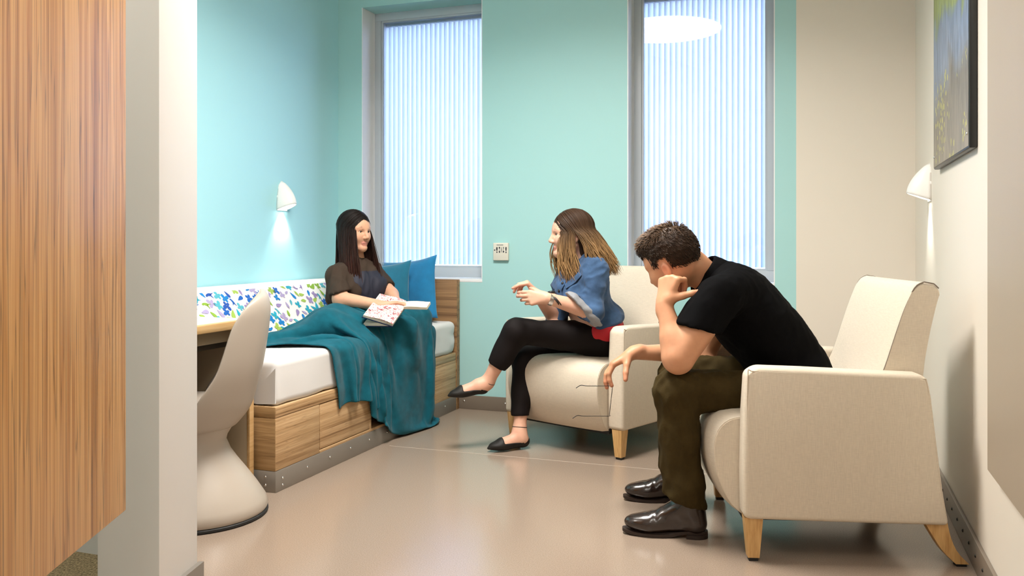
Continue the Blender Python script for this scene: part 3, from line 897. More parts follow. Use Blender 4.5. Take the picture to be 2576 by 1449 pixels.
# dished seat
b0 = len(V)
for j, (sc0, z) in enumerate(((0.8, 0.452), (0.55, 0.445), (0.25, 0.442))):
    V += [(0.03 + (x - 0.03) * sc0, y * sc0, z) for x, y, _ in rings[-1]]
st = (len(rings) - 1) * NS
for j in range(3):
    s0 = st if j == 0 else b0 + (j - 1) * NS; s1 = b0 + j * NS
    for k in range(NS): F.append([s0 + k, s0 + (k + 1) % NS, s1 + (k + 1) % NS, s1 + k])
F.append([b0 + 2 * NS + k for k in range(NS)])
from_np('base_and_seat', V, F, 'shell_plastic', sc_, 50, world=False)
# back shell: curved sheet with thickness
def shell_back():
    n, m = 26, 17; outer, inner = [], []
    spine = smooth_curve([(-0.140, 0.34), (-0.198, 0.41), (-0.222, 0.48), (-0.246, 0.57), (-0.262, 0.66), (-0.274, 0.75), (-0.277, 0.81), (-0.268, 0.855), (-0.248, 0.882)], n)
    width = smooth_curve([(0.15,), (0.205,), (0.222,), (0.214,), (0.203,), (0.188,), (0.166,), (0.125,), (0.05,)], n)[:, 0]
    wrap = smooth_curve([(0.15,), (0.20,), (0.20,), (0.165,), (0.15,), (0.135,), (0.105,), (0.06,), (0.012,)], n)[:, 0]
    thk = smooth_curve([(0.03,), (0.035,), (0.034,), (0.03,), (0.028,), (0.026,), (0.024,), (0.022,), (0.012,)], n)[:, 0]
    for i in range(n):
        for j in range(m):
            u = -1 + 2 * j / (m - 1); a = u * 1.15
            y = width[i] * math.sin(a) / math.sin(1.15)
            x = spine[i][0] + wrap[i] * (1 - math.cos(a)) / (1 - math.cos(1.15))
            dy = 0.02 * abs(u) ** 3 * (i / n)
            outer.append((x - 0.0, y, spine[i][1] - dy)); 
            e = math.sqrt(max(0.0, 1 - abs(u) ** 4)) * 0.75 + 0.25
            inner.append((x + thk[i] * e * math.cos(a * 0.8), y - thk[i] * e * math.sin(a * 0.8), spine[i][1] - dy))
    V = outer + inner; N0 = n * m; F = []
    for i in range(n - 1):
        for j in range(m - 1):
            q = [i * m + j, i * m + j + 1, (i + 1) * m + j + 1, (i + 1) * m + j]
            F.append(q); F.append([x + N0 for x in q][::-1])
    rim = [i * m for i in range(n)] + [(n - 1) * m + j for j in range(1, m)] + [i * m + m - 1 for i in range(n - 2, -1, -1)] + [j for j in range(m - 2, 0, -1)]
    for a, b in zip(rim, rim[1:] + rim[:1]): F.append([a, b, b + N0, a + N0])
    return np.array(V), F
v, f = shell_back()
o = from_np('backrest', v, f, 'shell_plastic', sc_, 180, world=False)
md = o.modifiers.new('sub', 'SUBSURF'); md.levels = md.render_levels = 1
v, f = lathe_np([(0.262, 0.0), (0.268, 0.004), (0.268, 0.012), (0.262, 0.017)], 48)
from_np('floor_ring', v, f, 'black_rubber', sc_, 40, world=False)

# ================================================================== ARMCHAIRS
def make_armchair(loc, facing, label):
    """local frame: -x is forward (front of arm at x=0, rear at +x), y across, z up"""
    rz = math.atan2(-facing[1], -facing[0])
    ch = empty('armchair', (loc[0], loc[1], 0), rz, label=label, cat='armchair', group='cream armchairs')
    armp = [(0.006, 0.15), (0.004, 0.30), (0.008, 0.50), (0.016, 0.63), (0.05, 0.652), (0.20, 0.648), (0.40, 0.640), (0.575, 0.634), (0.60, 0.622),
            (0.612, 0.56), (0.628, 0.42), (0.648, 0.26), (0.668, 0.14), (0.40, 0.141), (0.03, 0.145)]
    for s in (1, -1):
        a, b = (0.292, 0.382) if s > 0 else (-0.382, -0.292)
        arm = prism('arm', armp, lambda u, v, w: (u, w, v), a, b, 'chair_fabric', ch, 0.016, 4, 30)
        # piping along the upper outer edge
        yy = 0.379 * s
        pth = np.array([(0.020, yy, 0.20), (0.019, yy, 0.60), (0.045, yy, 0.639), (0.2, yy, 0.636), (0.4, yy, 0.628), (0.57, yy, 0.622), (0.596, yy, 0.606), (0.61, yy, 0.5), (0.654, yy, 0.16)])
        tube('piping', smooth_curve(pth, 50), 0.0022, 'chair_fabric', arm, 5, world=False)
    # seat block with rolled front
    sp = smooth_curve([(0.02, 0.128), (-0.03, 0.17), (-0.075, 0.26), (-0.092, 0.35), (-0.08, 0.425), (-0.035, 0.468), (0.04, 0.478), (0.20, 0.474), (0.36, 0.468), (0.47, 0.462)], 30)
    n = len(sp); ys = np.linspace(-1, 1, 15); V, F = [], []
    for u in ys:
        e = 1 - 0.10 * abs(u) ** 8; cr = 0.010 * (1 - u * u)
        for i, (x, z) in enumerate(sp):
            x2 = 0.2 + (x - 0.2) * (1 - 0.06 * abs(u) ** 10) - 0.014 * (1 - u * u) * (x < 0.1); V.append((x2, u * 0.290, 0.128 + (z - 0.128) * (1 - 0.035 * abs(u) ** 10) + cr * (z > 0.4)))
    for j in range(14):
        for i in range(n - 1):
            F.append([j * n + i, j * n + i + 1, (j + 1) * n + i + 1, (j + 1) * n + i])
    F.append([i for i in range(n)]); F.append([14 * n + i for i in range(n)][::-1])
    V2 = V
    seat = from_np('seat', V2, F, 'chair_fabric', ch, 50, world=False)
    for u in (-1, 1):
        pth = [(0.2 + (x - 0.2) * 0.945, u * 0.286, 0.128 + (z - 0.128) * 0.968 + 0.001) for x, z in sp[3:20]]
        tube('piping', pth, 0.003, 'chair_fabric', seat, 5, world=False)
    # back: flared and leaning
    fr = smooth_curve([(0.405, 0.44), (0.45, 0.55), (0.488, 0.64), (0.522, 0.745), (0.556, 0.845), (0.588, 0.915), (0.618, 0.934)], 24)
    re = smooth_curve([(0.654, 0.928), (0.674, 0.902), (0.662, 0.85), (0.642, 0.76), (0.625, 0.66), (0.62, 0.56), (0.63, 0.40), (0.645, 0.26), (0.655, 0.145)], 24)
    bp = np.vstack([fr, re, [(0.55, 0.145)], [(0.40, 0.30)]]); n = len(bp); V, F = [], []
    us = np.array([-1, -0.985, -0.95, -0.8, -0.5, -0.2, 0.2, 0.5, 0.8, 0.95, 0.985, 1])
    c = bp.mean(0)
    for u in us:
        k = {1.0: 0.93, 0.985: 0.975}.get(abs(u), 1.0)
        for i, (x, z) in enumerate(bp):
            crown = 0.012 * (1 - u * u) if i < 24 else 0
            m_ = (0.53, 0.6) if z < 0.62 else (0.57 + (z - 0.62) * 0.20, z - 0.01)
            V.append((m_[0] + (x - m_[0]) * (1 - (1 - k) * 0.7) - crown, u * 0.2905, z if z < 0.9 else z - (1 - k) * 0.15))
    m = len(us)
    for j in range(m - 1):
        for i in range(n):
            F.append([j * n + i, j * n + (i + 1) % n, (j + 1) * n + (i + 1) % n, (j + 1) * n + i])
    F.append([i for i in range(n)]); F.append([(m - 1) * n + i for i in range(n)][::-1])
    back = from_np('back', V, F, 'chair_fabric', ch, 50, world=False)
    for u in (-1, 1):
        pth = [(x + 0.004, u * 0.2885, z) for x, z in fr[6:]] + [(x, u * 0.2885, z) for x, z in re[:3]]
        tube('piping', pth, 0.0024, 'seam', back, 5, world=False)
    box('underside', (0.02, -0.29, 0.118), (0.64, 0.29, 0.145), 'dark_cloth', ch)
    # legs
    for s in (1, -1):
        V = []
        for z, x0, x1, hw in ((0.012, 0.024, 0.062, 0.019), (0.148, 0.012, 0.072, 0.028)):
            V += [(x0, s * 0.342 - hw, z), (x1, s * 0.342 - hw, z), (x1, s * 0.342 + hw, z), (x0, s * 0.342 + hw, z)]
        F = [[0, 1, 2, 3][::-1], [4, 5, 6, 7]] + [[i, (i + 1) % 4, 4 + (i + 1) % 4, 4 + i] for i in range(4)]
        lg = from_np('leg', V, F, 'leg_wood', ch, None, world=False)
        box('glide', (0.028, s * 0.342 - 0.015, 0), (0.058, s * 0.342 + 0.015, 0.013), 'black_rubber', lg)
        # swept rear leg
        fr_ = smooth_curve([(0.595, 0.147), (0.622, 0.10), (0.655, 0.05), (0.695, 0.010)], 9)
        rr_ = smooth_curve([(0.668, 0.147), (0.678, 0.10), (0.700, 0.05), (0.738, 0.010)], 9)
        V, F = [], []
        for (xa, za), (xb, zb) in zip(fr_, rr_):
            V += [(xa, s * 0.342 - 0.02, za), (xb, s * 0.342 - 0.02, zb), (xb, s * 0.342 + 0.02, zb), (xa, s * 0.342 + 0.02, za)]
        for i in range(8):
            for k in range(4): F.append([i * 4 + k, i * 4 + (k + 1) % 4, i * 4 + 4 + (k + 1) % 4, i * 4 + 4 + k])
        F += [[0, 1, 2, 3], [32, 33, 34, 35][::-1]]
        lg = from_np('leg', V, F, 'leg_wood', ch, 40, world=False)
        box('glide', (0.70, s * 0.342 - 0.014, 0), (0.732, s * 0.342 + 0.014, 0.011), 'black_rubber', lg)
    return ch
CHM = make_armchair((-0.341, 3.32), (-0.965, -0.262), 'cream armchair in the right foreground that the man sits in')
CHW = make_armchair((-1.255, 4.249), (-0.364, -0.932), 'cream armchair by the back wall that the woman in denim sits in')

# ================================================================== WALL THINGS
def wall_lamp(name, base, out, label):
    """half-cone reading light; base = lower point on wall, out = direction away from wall"""
    out = nrm(out); side = np.array([-out[1], out[0], 0])
    l = empty(name, base, 0, label=label, cat='wall lamp', group='reading lamps on the walls')
    H = 0.175; n, m = 14, 21; V, F = [], []
    for i in range(n):
        t = i / (n - 1); z = t * H
        rx = 0.098 * (1 - t ** 1.7) ** 0.75 + 0.004; ry = 0.05 * (1 - t ** 2.2) ** 0.6 + 0.003
        for j in range(m):
            a = -math.pi / 2 + math.pi * j / (m - 1)
            p = out * (rx * math.cos(a)) + side * (ry * math.sin(a))
            tilt = 0.035 * (rx * math.cos(a)) / 0.1 * (1 - t)
            V.append((p[0], p[1], z + tilt))
    for i in range(n - 1):
        for j in range(m - 1): F.append([i * m + j, i * m + j + 1, (i + 1) * m + j + 1, (i + 1) * m + j])
    sh = from_np('shade', V, F, 'lamp_white', l, 180, world=False)
    md = sh.modifiers.new('s', 'SOLIDIFY'); md.thickness = 0.004; md.offset = -1
    V = [(0, 0, 0.010)] + [tuple(out * (0.085 * math.cos(a)) + side * (0.043 * math.sin(a)) + np.array([0, 0, 0.012 + 0.03 * math.cos(a)])) for a in np.linspace(-math.pi / 2, math.pi / 2, 15)]
    from_np('light_panel', V, [[0, i, i + 1] for i in range(1, 15)], 'bulb', l, None, world=False)
    bm = bmesh.new()
    pl = [(-0.05, -0.004), (0.05, -0.004), (0.048, 0.08), (0.03, 0.15), (0.0, 0.176), (-0.03, 0.15), (-0.048, 0.08)]
    add_prism(bm, pl, lambda u, v, w: tuple(side * u + out * w + np.array([0, 0, v])), 0.0, 0.006)
    from_bm('back_plate', bm, 'lamp_white', l)
    sp = bpy.data.lights.new(name + '_beam', 'SPOT'); sp.energy = 11; sp.color = (1, 0.97, 0.90)
    sp.spot_size = math.radians(84); sp.spot_blend = 0.9; sp.shadow_soft_size = 0.012
    so = bpy.data.objects.new(name + '_beam', sp); scene.collection.objects.link(so)
    so.location = np.array(base) + out * 0.03 + np.array([0, 0, 0.0])
    so.rotation_euler = Vector(nrm(-out * 0.12 + np.array([0, 0, -1]))).to_track_quat('-Z', 'Y').to_euler()
    return l
wall_lamp('wall_lamp', (XL, 4.445, 1.262), (1, 0, 0), 'white half-cone reading lamp on the blue wall above the bed')
wall_lamp('wall_lamp', (XR, 4.44, 1.262), (-1, 0, 0), 'white half-cone reading lamp on the cream wall near the picture')

# call panel on the teal wall
cp = empty('call_panel', (-1.888, YB, 1.007), label='small square cream wall control panel between window and woman', cat='wall panel')
box('plate', (-0.051, -0.022, -0.056), (0.051, 0.0, 0.056), 'plastic_white', cp, 0.005, 3)
def mark(name, pts, m):
    bm = bmesh.new(); add_prism(bm, pts, lambda u, v, w: (u, w, v), -0.0232, -0.0215)
    return from_bm(name, bm, m, cp)
def pill(x, z, w, h, top=1.0, bot=1.0):
    out = []
    for i in range(14):
        a = 2 * math.pi * i / 14; s = math.sin(a)
        out.append((x + w * math.cos(a) * (top if s > 0 else bot), z + h * s))
    return out
mark('symbol', pill(-0.024, 0.017, 0.0052, 0.013, 1, 0.75), 'ink'); mark('symbol', pill(-0.024, -0.003, 0.0036, 0.005), 'ink')
mark('symbol', pill(-0.007, 0.024, 0.0048, 0.007, 1, 0.7), 'ink'); mark('symbol', pill(-0.007, 0.011, 0.0015, 0.008), 'ink_grey'); mark('symbol', pill(-0.007, -0.001, 0.0042, 0.0065), 'ink')
mark('symbol', pill(0.006, 0.012, 0.0026, 0.018), 'ink_grey')
mark('symbol', pill(0.020, 0.024, 0.0046, 0.006, 1, 0.7), 'ink_grey'); mark('symbol', pill(0.018, 0.012, 0.0018, 0.008), 'ink_grey'); mark('symbol', pill(0.020, 0.0, 0.005, 0.0055), 'ink')
mark('symbol', pill(0.037, 0.017, 0.0048, 0.014, 1, 0.75), 'ink'); mark('symbol', pill(0.037, -0.004, 0.0036, 0.005), 'ink')
mark('symbol', pill(-0.039, 0.010, 0.0044, 0.0044), 'ink')
mark('text_strip', [(-0.026, 0.0405), (0.018, 0.0405), (0.018, 0.045), (-0.026, 0.045)], 'ink_grey')

# picture: print on a thin black-edged board
pc = empty('picture', (XR, 3.62, 1.378), label='tall nature photo print with black edge hung on the right wall', cat='picture')
box('board', (-0.026, -0.46, 0), (0.0, 0.46, 1.35), 'black_metal', pc, 0.006, 3)
def picture_mat():
    m = bpy.data.materials.new('nature_print'); m.use_nodes = True
    nt = m.node_tree; N = nt.nodes; L = nt.links; b = N['Principled BSDF']; b.inputs['Roughness'].default_value = 0.35
    tc = N.new('ShaderNodeTexCoord')
    def nz(sc, st, det=4, dist=0.0):
        mp = N.new('ShaderNodeMapping'); mp.inputs['Scale'].default_value = st
        L.new(tc.outputs['Object'], mp.inputs['Vector'])
        n = N.new('ShaderNodeTexNoise'); n.inputs['Scale'].default_value = sc; n.inputs['Detail'].default_value = det; n.inputs['Distortion'].default_value = dist
        L.new(mp.outputs['Vector'], n.inputs['Vector']); return n
    sep = N.new('ShaderNodeSeparateXYZ'); L.new(tc.outputs['Object'], sep.inputs[0])
    n0 = nz(3.5, (1, 1, 1), 4, 1.0)
    ma = N.new('ShaderNodeMath'); ma.operation = 'MULTIPLY_ADD'; ma.inputs[1].default_value = 0.5; 
    L.new(n0.outputs['Fac'], ma.inputs[0]); L.new(sep.outputs['Z'], ma.inputs[2])
    cr = N.new('ShaderNodeValToRGB'); e = cr.color_ramp.elements
    stops = [(0.20, (0.25, 0.215, 0.16)), (0.50, (0.17, 0.155, 0.12)), (0.62, (0.20, 0.25, 0.33)), (0.78, (0.16, 0.22, 0.32)), (0.86, (0.22, 0.28, 0.08)), (1.0, (0.26, 0.31, 0.09))]
    while len(e) < len(stops): e.new(0.5)
    for i, (p, c) in enumerate(stops): e[i].position = p; e[i].color = (*c, 1)
    L.new(ma.outputs[0], cr.inputs['Fac'])
    vo = N.new('ShaderNodeTexVoronoi'); vo.inputs['Scale'].default_value = 30
    L.new(tc.outputs['Object'], vo.inputs['Vector'])
    lt = N.new('ShaderNodeMath'); lt.operation = 'LESS_THAN'; lt.inputs[1].default_value = 0.38; L.new(vo.outputs['Distance'], lt.inputs[0])
    n3 = nz(5, (1, 1, 0.6), 2); gt = N.new('ShaderNodeMath'); gt.operation = 'GREATER_THAN'; gt.inputs[1].default_value = 0.50; L.new(n3.outputs['Fac'], gt.inputs[0])
    zm = N.new('ShaderNodeMath'); zm.operation = 'LESS_THAN'; zm.inputs[1].default_value = 0.36; L.new(sep.outputs['Z'], zm.inputs[0])
    m1 = N.new('ShaderNodeMath'); m1.operation = 'MULTIPLY'; L.new(lt.outputs[0], m1.inputs[0]); L.new(gt.outputs[0], m1.inputs[1])
    m2 = N.new('ShaderNodeMath'); m2.operation = 'MULTIPLY'; L.new(m1.outputs[0], m2.inputs[0]); L.new(zm.outputs[0], m2.inputs[1])
    mx = N.new('ShaderNodeMix'); mx.data_type = 'RGBA'; L.new(m2.outputs[0], mx.inputs['Factor'])
    L.new(cr.outputs['Color'], mx.inputs['A']); mx.inputs['B'].default_value = (0.42, 0.40, 0.11, 1)
    n4 = nz(26, (1, 1, 0.25), 4, 0.6)
    mr = N.new('ShaderNodeMapRange'); mr.inputs['From Min'].default_value = 0.3; mr.inputs['From Max'].default_value = 0.7; mr.inputs['To Min'].default_value = 0.7; mr.inputs['To Max'].default_value = 1.35
    L.new(n4.outputs['Fac'], mr.inputs['Value'])
    mm = N.new('ShaderNodeMix'); mm.data_type = 'RGBA'; mm.blend_type = 'MULTIPLY'; mm.inputs['Factor'].default_value = 1
    L.new(mx.outputs['Result'], mm.inputs['A']); L.new(mr.outputs['Result'], mm.inputs['B']); L.new(mm.outputs['Result'], b.inputs['Base Color'])
    MATS['nature_print'] = m
picture_mat()
box('print', (-0.0272, -0.452, 0.008), (-0.0255, 0.452, 1.342), 'nature_print', pc)
for y in (-0.43, 0.43): screw_at(pc, (-0.0272, y, 0.05), (-1, 0, 0), 0.006)

# ================================================================== PEOPLE
def orth(f, u):
    f = nrm(f); u = np.asarray(u, float); u = nrm(u - f * (u @ f)); return f, u, np.cross(f, u)   # forward, up, right

class Head:
    """local head frame: o = between the eyes' level centre, f forward, u up, r right"""
    def __init__(s, o, f, u, size=1.0):
        s.o = np.asarray(o, float); s.f, s.u, s.r = orth(f, u); s.k = size
    def p(s, f, r, u): return s.o + s.k * (s.f * f + s.r * r + s.u * u)

def add_head(B, h, male=False, ears=True):
    k = h.k; ax = (h.f, h.r, h.u)
    E = lambda c, r, kk=0.02, sub=False: B.ell(h.p(*c), ax, [x * k for x in r], kk * k, sub=sub)
    Cn = lambda a, b, ra, rb, kk=0.012: B.cone(h.p(*a), h.p(*b), ra * k, rb * k, kk * k)
    E((-0.018, 0, 0.030), (0.098, 0.077, 0.088), 0.02)
    E((0.028, 0, -0.030), (0.066, 0.060, 0.082), 0.04)
    E((0.050, 0, 0.040), (0.040, 0.052, 0.045), 0.04)                        # forehead
    for s in (-1, 1):
        Cn((0.0, 0.056 * s, -0.055), (0.066, 0.014 * s, -0.098), 0.018, 0.015, 0.03)      # jaw
        E((0.060, 0.036 * s, -0.030), (0.026, 0.024, 0.026), 0.03)                        # cheek
        Cn((0.083, 0.012 * s, 0.022), (0.070, 0.046 * s, 0.022), 0.011, 0.009, 0.016)     # brow
        B.ell(h.p(0.099, 0.031 * s, 0.001), ax, [0.019 * k, 0.017 * k, 0.0115 * k], 0.012 * k, sub=True)
        for la_, lb_, lz in (((0.0815, 0.019), (0.0845, 0.031), 0.0098), ((0.0845, 0.031), (0.0745, 0.0445), 0.0075)):
            Cn((la_[0], la_[1] * s, 0.0055 if la_[1] < 0.02 else 0.0112), (lb_[0], lb_[1] * s, lz if lb_[1] > 0.04 else 0.0112), 0.0042, 0.0040, 0.004)
        Cn((0.081, 0.020 * s, -0.006), (0.083, 0.032 * s, -0.0085), 0.0042, 0.0042, 0.006); Cn((0.083, 0.032 * s, -0.0085), (0.0745, 0.0445 * s, -0.004), 0.0042, 0.004, 0.006)
        if ears:
            ez = -0.014 if male else 0.0
            e_ax = (nrm(h.f * 0.95 + h.r * s * 0.3), h.r, h.u)
            B.ell(h.p(-0.012, 0.077 * s, -0.008 + ez), ax, [0.018 * k, 0.009 * k, 0.030 * k], 0.006 * k)
            B.ell(h.p(-0.009, 0.087 * s, -0.004 + ez), ax, [0.010 * k, 0.006 * k, 0.019 * k], 0.005 * k, sub=True)
            Cn((-0.012, 0.072 * s, -0.034 + ez), (-0.006, 0.074 * s, -0.04 + ez), 0.008, 0.007, 0.008)
    E((0.077, 0, -0.098), (0.017, 0.020, 0.016), 0.025)                         # chin
    Cn((0.090, 0, 0.012), (0.110, 0, -0.030), 0.0075, 0.0115, 0.012)            # nose
    for s in (-1, 1): E((0.100, 0.011 * s, -0.036), (0.010, 0.0075, 0.007), 0.008)
    Cn((0.086, -0.018, -0.0665), (0.086, 0.018, -0.0665), 0.0052, 0.0052, 0.008)
    Cn((0.0905, -0.007, -0.0625), (0.0905, 0.007, -0.0625), 0.0058, 0.0058, 0.008)   # upper lip
    Cn((0.0885, -0.009, -0.0735), (0.0885, 0.009, -0.0735), 0.0062, 0.0062, 0.008)  # lower lip

def paint_face(V, col, h, lip=(0.46, 0.17, 0.13), brow=(0.05, 0.025, 0.015), brow_amt=0.85):
    k = h.k
    L = (V - h.o) / k; x = L @ h.f; y = L @ h.r; z = L @ h.u
    def put(mask, c, a):
        m = np.clip(mask, 0, 1)[:, None] * a
        col[:] = col * (1 - m) + np.array(c) * m
    d = np.minimum(seg_dist(V, h.p(0.091, -0.019, -0.0645), h.p(0.091, 0.019, -0.0645)) / 0.009, seg_dist(V, h.p(0.092, -0.013, -0.0735), h.p(0.092, 0.013, -0.0735)) / 0.009) / k
    put((1.25 - d) * 4, lip, 0.75)
    d = seg_dist(V, h.p(0.094, -0.017, -0.0685), h.p(0.094, 0.017, -0.0685)) / k
    put((0.0045 - d) * 400, (0.16, 0.05, 0.04), 0.7)
    for s in (-1, 1):
        d = np.minimum(seg_dist(V, h.p(0.092, 0.013 * s, 0.024), h.p(0.088, 0.032 * s, 0.030)), seg_dist(V, h.p(0.088, 0.032 * s, 0.030), h.p(0.076, 0.050 * s, 0.022))) / k
        put((0.0068 - d) * 330, brow, brow_amt)
        d = np.minimum(seg_dist(V, h.p(0.084, 0.019 * s, 0.004), h.p(0.088, 0.031 * s, 0.0075)), seg_dist(V, h.p(0.088, 0.031 * s, 0.0075), h.p(0.078, 0.046 * s, 0.005))) / k
        put((0.0042 - d) * 400, (0.045, 0.025, 0.018), 0.8)
        d = np.linalg.norm(V - h.p(0.07, 0.045 * s, -0.035), axis=1) / k
        put((0.034 - d) * 24, (0.62, 0.27, 0.19), 0.35)
        d = np.linalg.norm(V - h.p(0.112, 0.006 * s, -0.041), axis=1) / k
        put((0.0045 - d) * 320, (0.14, 0.05, 0.035), 0.7)

def add_eyes(h, parent, iris=(0.05, 0.025, 0.012), gaze=(1, 0, 0)):
    for s in (-1, 1):
        c = h.p(0.0735, 0.0315 * s, 0.001); r = 0.0120 * h.k
        g = nrm(h.f * gaze[0] + h.r * gaze[1] + h.u * gaze[2]); V, F = [], []
        n, m = 12, 16
        a1 = nrm(np.cross(g, [0.1, 0.2, 1])); a2 = np.cross(g, a1); col = []
        for i in range(n + 1):
            t = math.pi * i / n
            for j in range(m):
                p = 2 * math.pi * j / m
                V.append(c + r * (g * math.cos(t) + math.sin(t) * (a1 * math.cos(p) + a2 * math.sin(p))))
                col.append((0.004, 0.003, 0.003) if t < 0.36 else iris if t < 0.72 else (0.72, 0.68, 0.64))
        for i in range(n):
            for j in range(m): F.append([i * m + j, (i + 1) * m + j, (i + 1) * m + (j + 1) % m, i * m + (j + 1) % m])
        from_np('eye', V, F, 'eye', parent, 180, np.array(col))

def rot_about(v, ax, a):
    ax = nrm(ax); return v * math.cos(a) + np.cross(ax, v) * math.sin(a) + ax * (ax @ v) * (1 - math.cos(a))

def add_hand(B, wrist, d, n, side, size=1.0, curl=((0.3, 0.4, 0.3),) * 4, thumb=(0.6, 0.3, 0.25), spread=0.06, tips=None, curl_th=0.2):
    """wrist point, d finger direction, n palm-side normal, side 'L'/'R'; curl = bend of the three joints per finger (index..little)"""
    d = nrm(d); n = np.asarray(n, float); n = nrm(n - d * (n @ d))
    t = np.cross(n, d) if side == 'L' else np.cross(d, n)                     # towards the thumb
    w = np.asarray(wrist, float); s = size; k = 0.009 * s; ends = []
    B.cone(w - d * 0.02 * s, w + d * 0.02 * s, 0.024 * s, 0.025 * s, 0.02 * s, flat=(n, 0.72))
    lens = ((0.040, 0.025, 0.020), (0.045, 0.028, 0.021), (0.041, 0.026, 0.020), (0.032, 0.020, 0.018))
    for i in range(4):
        off = (0.030, 0.010, -0.011, -0.030)[i]; kn = (0.088, 0.092, 0.087, 0.077)[i]
        a = w + (d * 0.018 + t * off * 0.45) * s; b = w + (d * kn + t * off - n * 0.003 * (1 - abs(off) * 18)) * s
        B.cone(a, b, 0.0150 * s, 0.0118 * s, 0.014 * s)
        fd = nrm(d + t * spread * (1.5 - i)); p = b; r = (0.0098, 0.0100, 0.0094, 0.0083)[i] * s
        ax = np.cross(fd, n)
        for j in range(3):
            fd = rot_about(fd, ax, curl[i][j]); q = p + fd * lens[i][j] * s
            B.cone(p, q, r * (1.02 - 0.06 * j), r * (0.96 - 0.08 * j), 0.004 * s); p = q
        ends.append((p, fd))
    # thumb leaves the side of the palm near its base
    a = w + (d * 0.022 + t * 0.018) * s
    td = nrm(d * thumb[0] + t * (1 - thumb[1]) + n * thumb[2]); b = a + td * 0.044 * s
    B.cone(a, b, 0.0165 * s, 0.0125 * s, 0.014 * s)
    ax = np.cross(td, nrm(n + d * 0.3)); p = b
    for j, l in enumerate((0.032, 0.026)):
        td = rot_about(td, ax, curl_th); q = p + td * l * s
        B.cone(p, q, (0.0115 - 0.001 * j) * s, (0.0108 - 0.0022 * j) * s, 0.005 * s); p = q
    ends.append((p, td))
    return ends

def skin_col(V, base):
    c = np.tile(np.array(base, float), (len(V), 1))
    return c * (1 + 0.10 * noise3(V * 14)[:, None] * np.array([0.5, 1, 1]))

def redden(V, col, pts, r, c=(0.60, 0.24, 0.17), a=0.35):
    for p in pts:
        m = np.clip(1 - np.linalg.norm(V - p, axis=1) / r, 0, 1)[:, None] * a
        col[:] = col * (1 - m) + np.array(c) * m

def locks_np(paths, radii, cols_root, cols_tip, nseg=5, jit=0.0):
    Vs, Fs, Cs, off = [], [], [], 0
    for p, r, c0, c1 in zip(paths, radii, cols_root, cols_tip):
        n = len(p); t = np.linspace(0, 1, n)
        rr = r * np.clip(np.minimum(1.0, (1 - t) * 3.2 + 0.12), 0.1, 1) * np.minimum(1, 0.55 + t * 3)
        v, f = tube_np(p, rr, nseg, cap=False)
        Vs.append(v); Fs += [[i + off for i in q] for q in f]; off += len(v)
        cc = c0 + (c1 - c0) * np.clip((t - 0.32) / 0.6, 0, 1)[:, None] ** 1.2
        Cs.append(np.repeat(cc, nseg, 0))
    return np.vstack(Vs), Fs, np.vstack(Cs)

SKIN_M = (0.60, 0.30, 0.17); SKIN_W = (0.72, 0.42, 0.30); SKIN_G = (0.66, 0.37, 0.24)

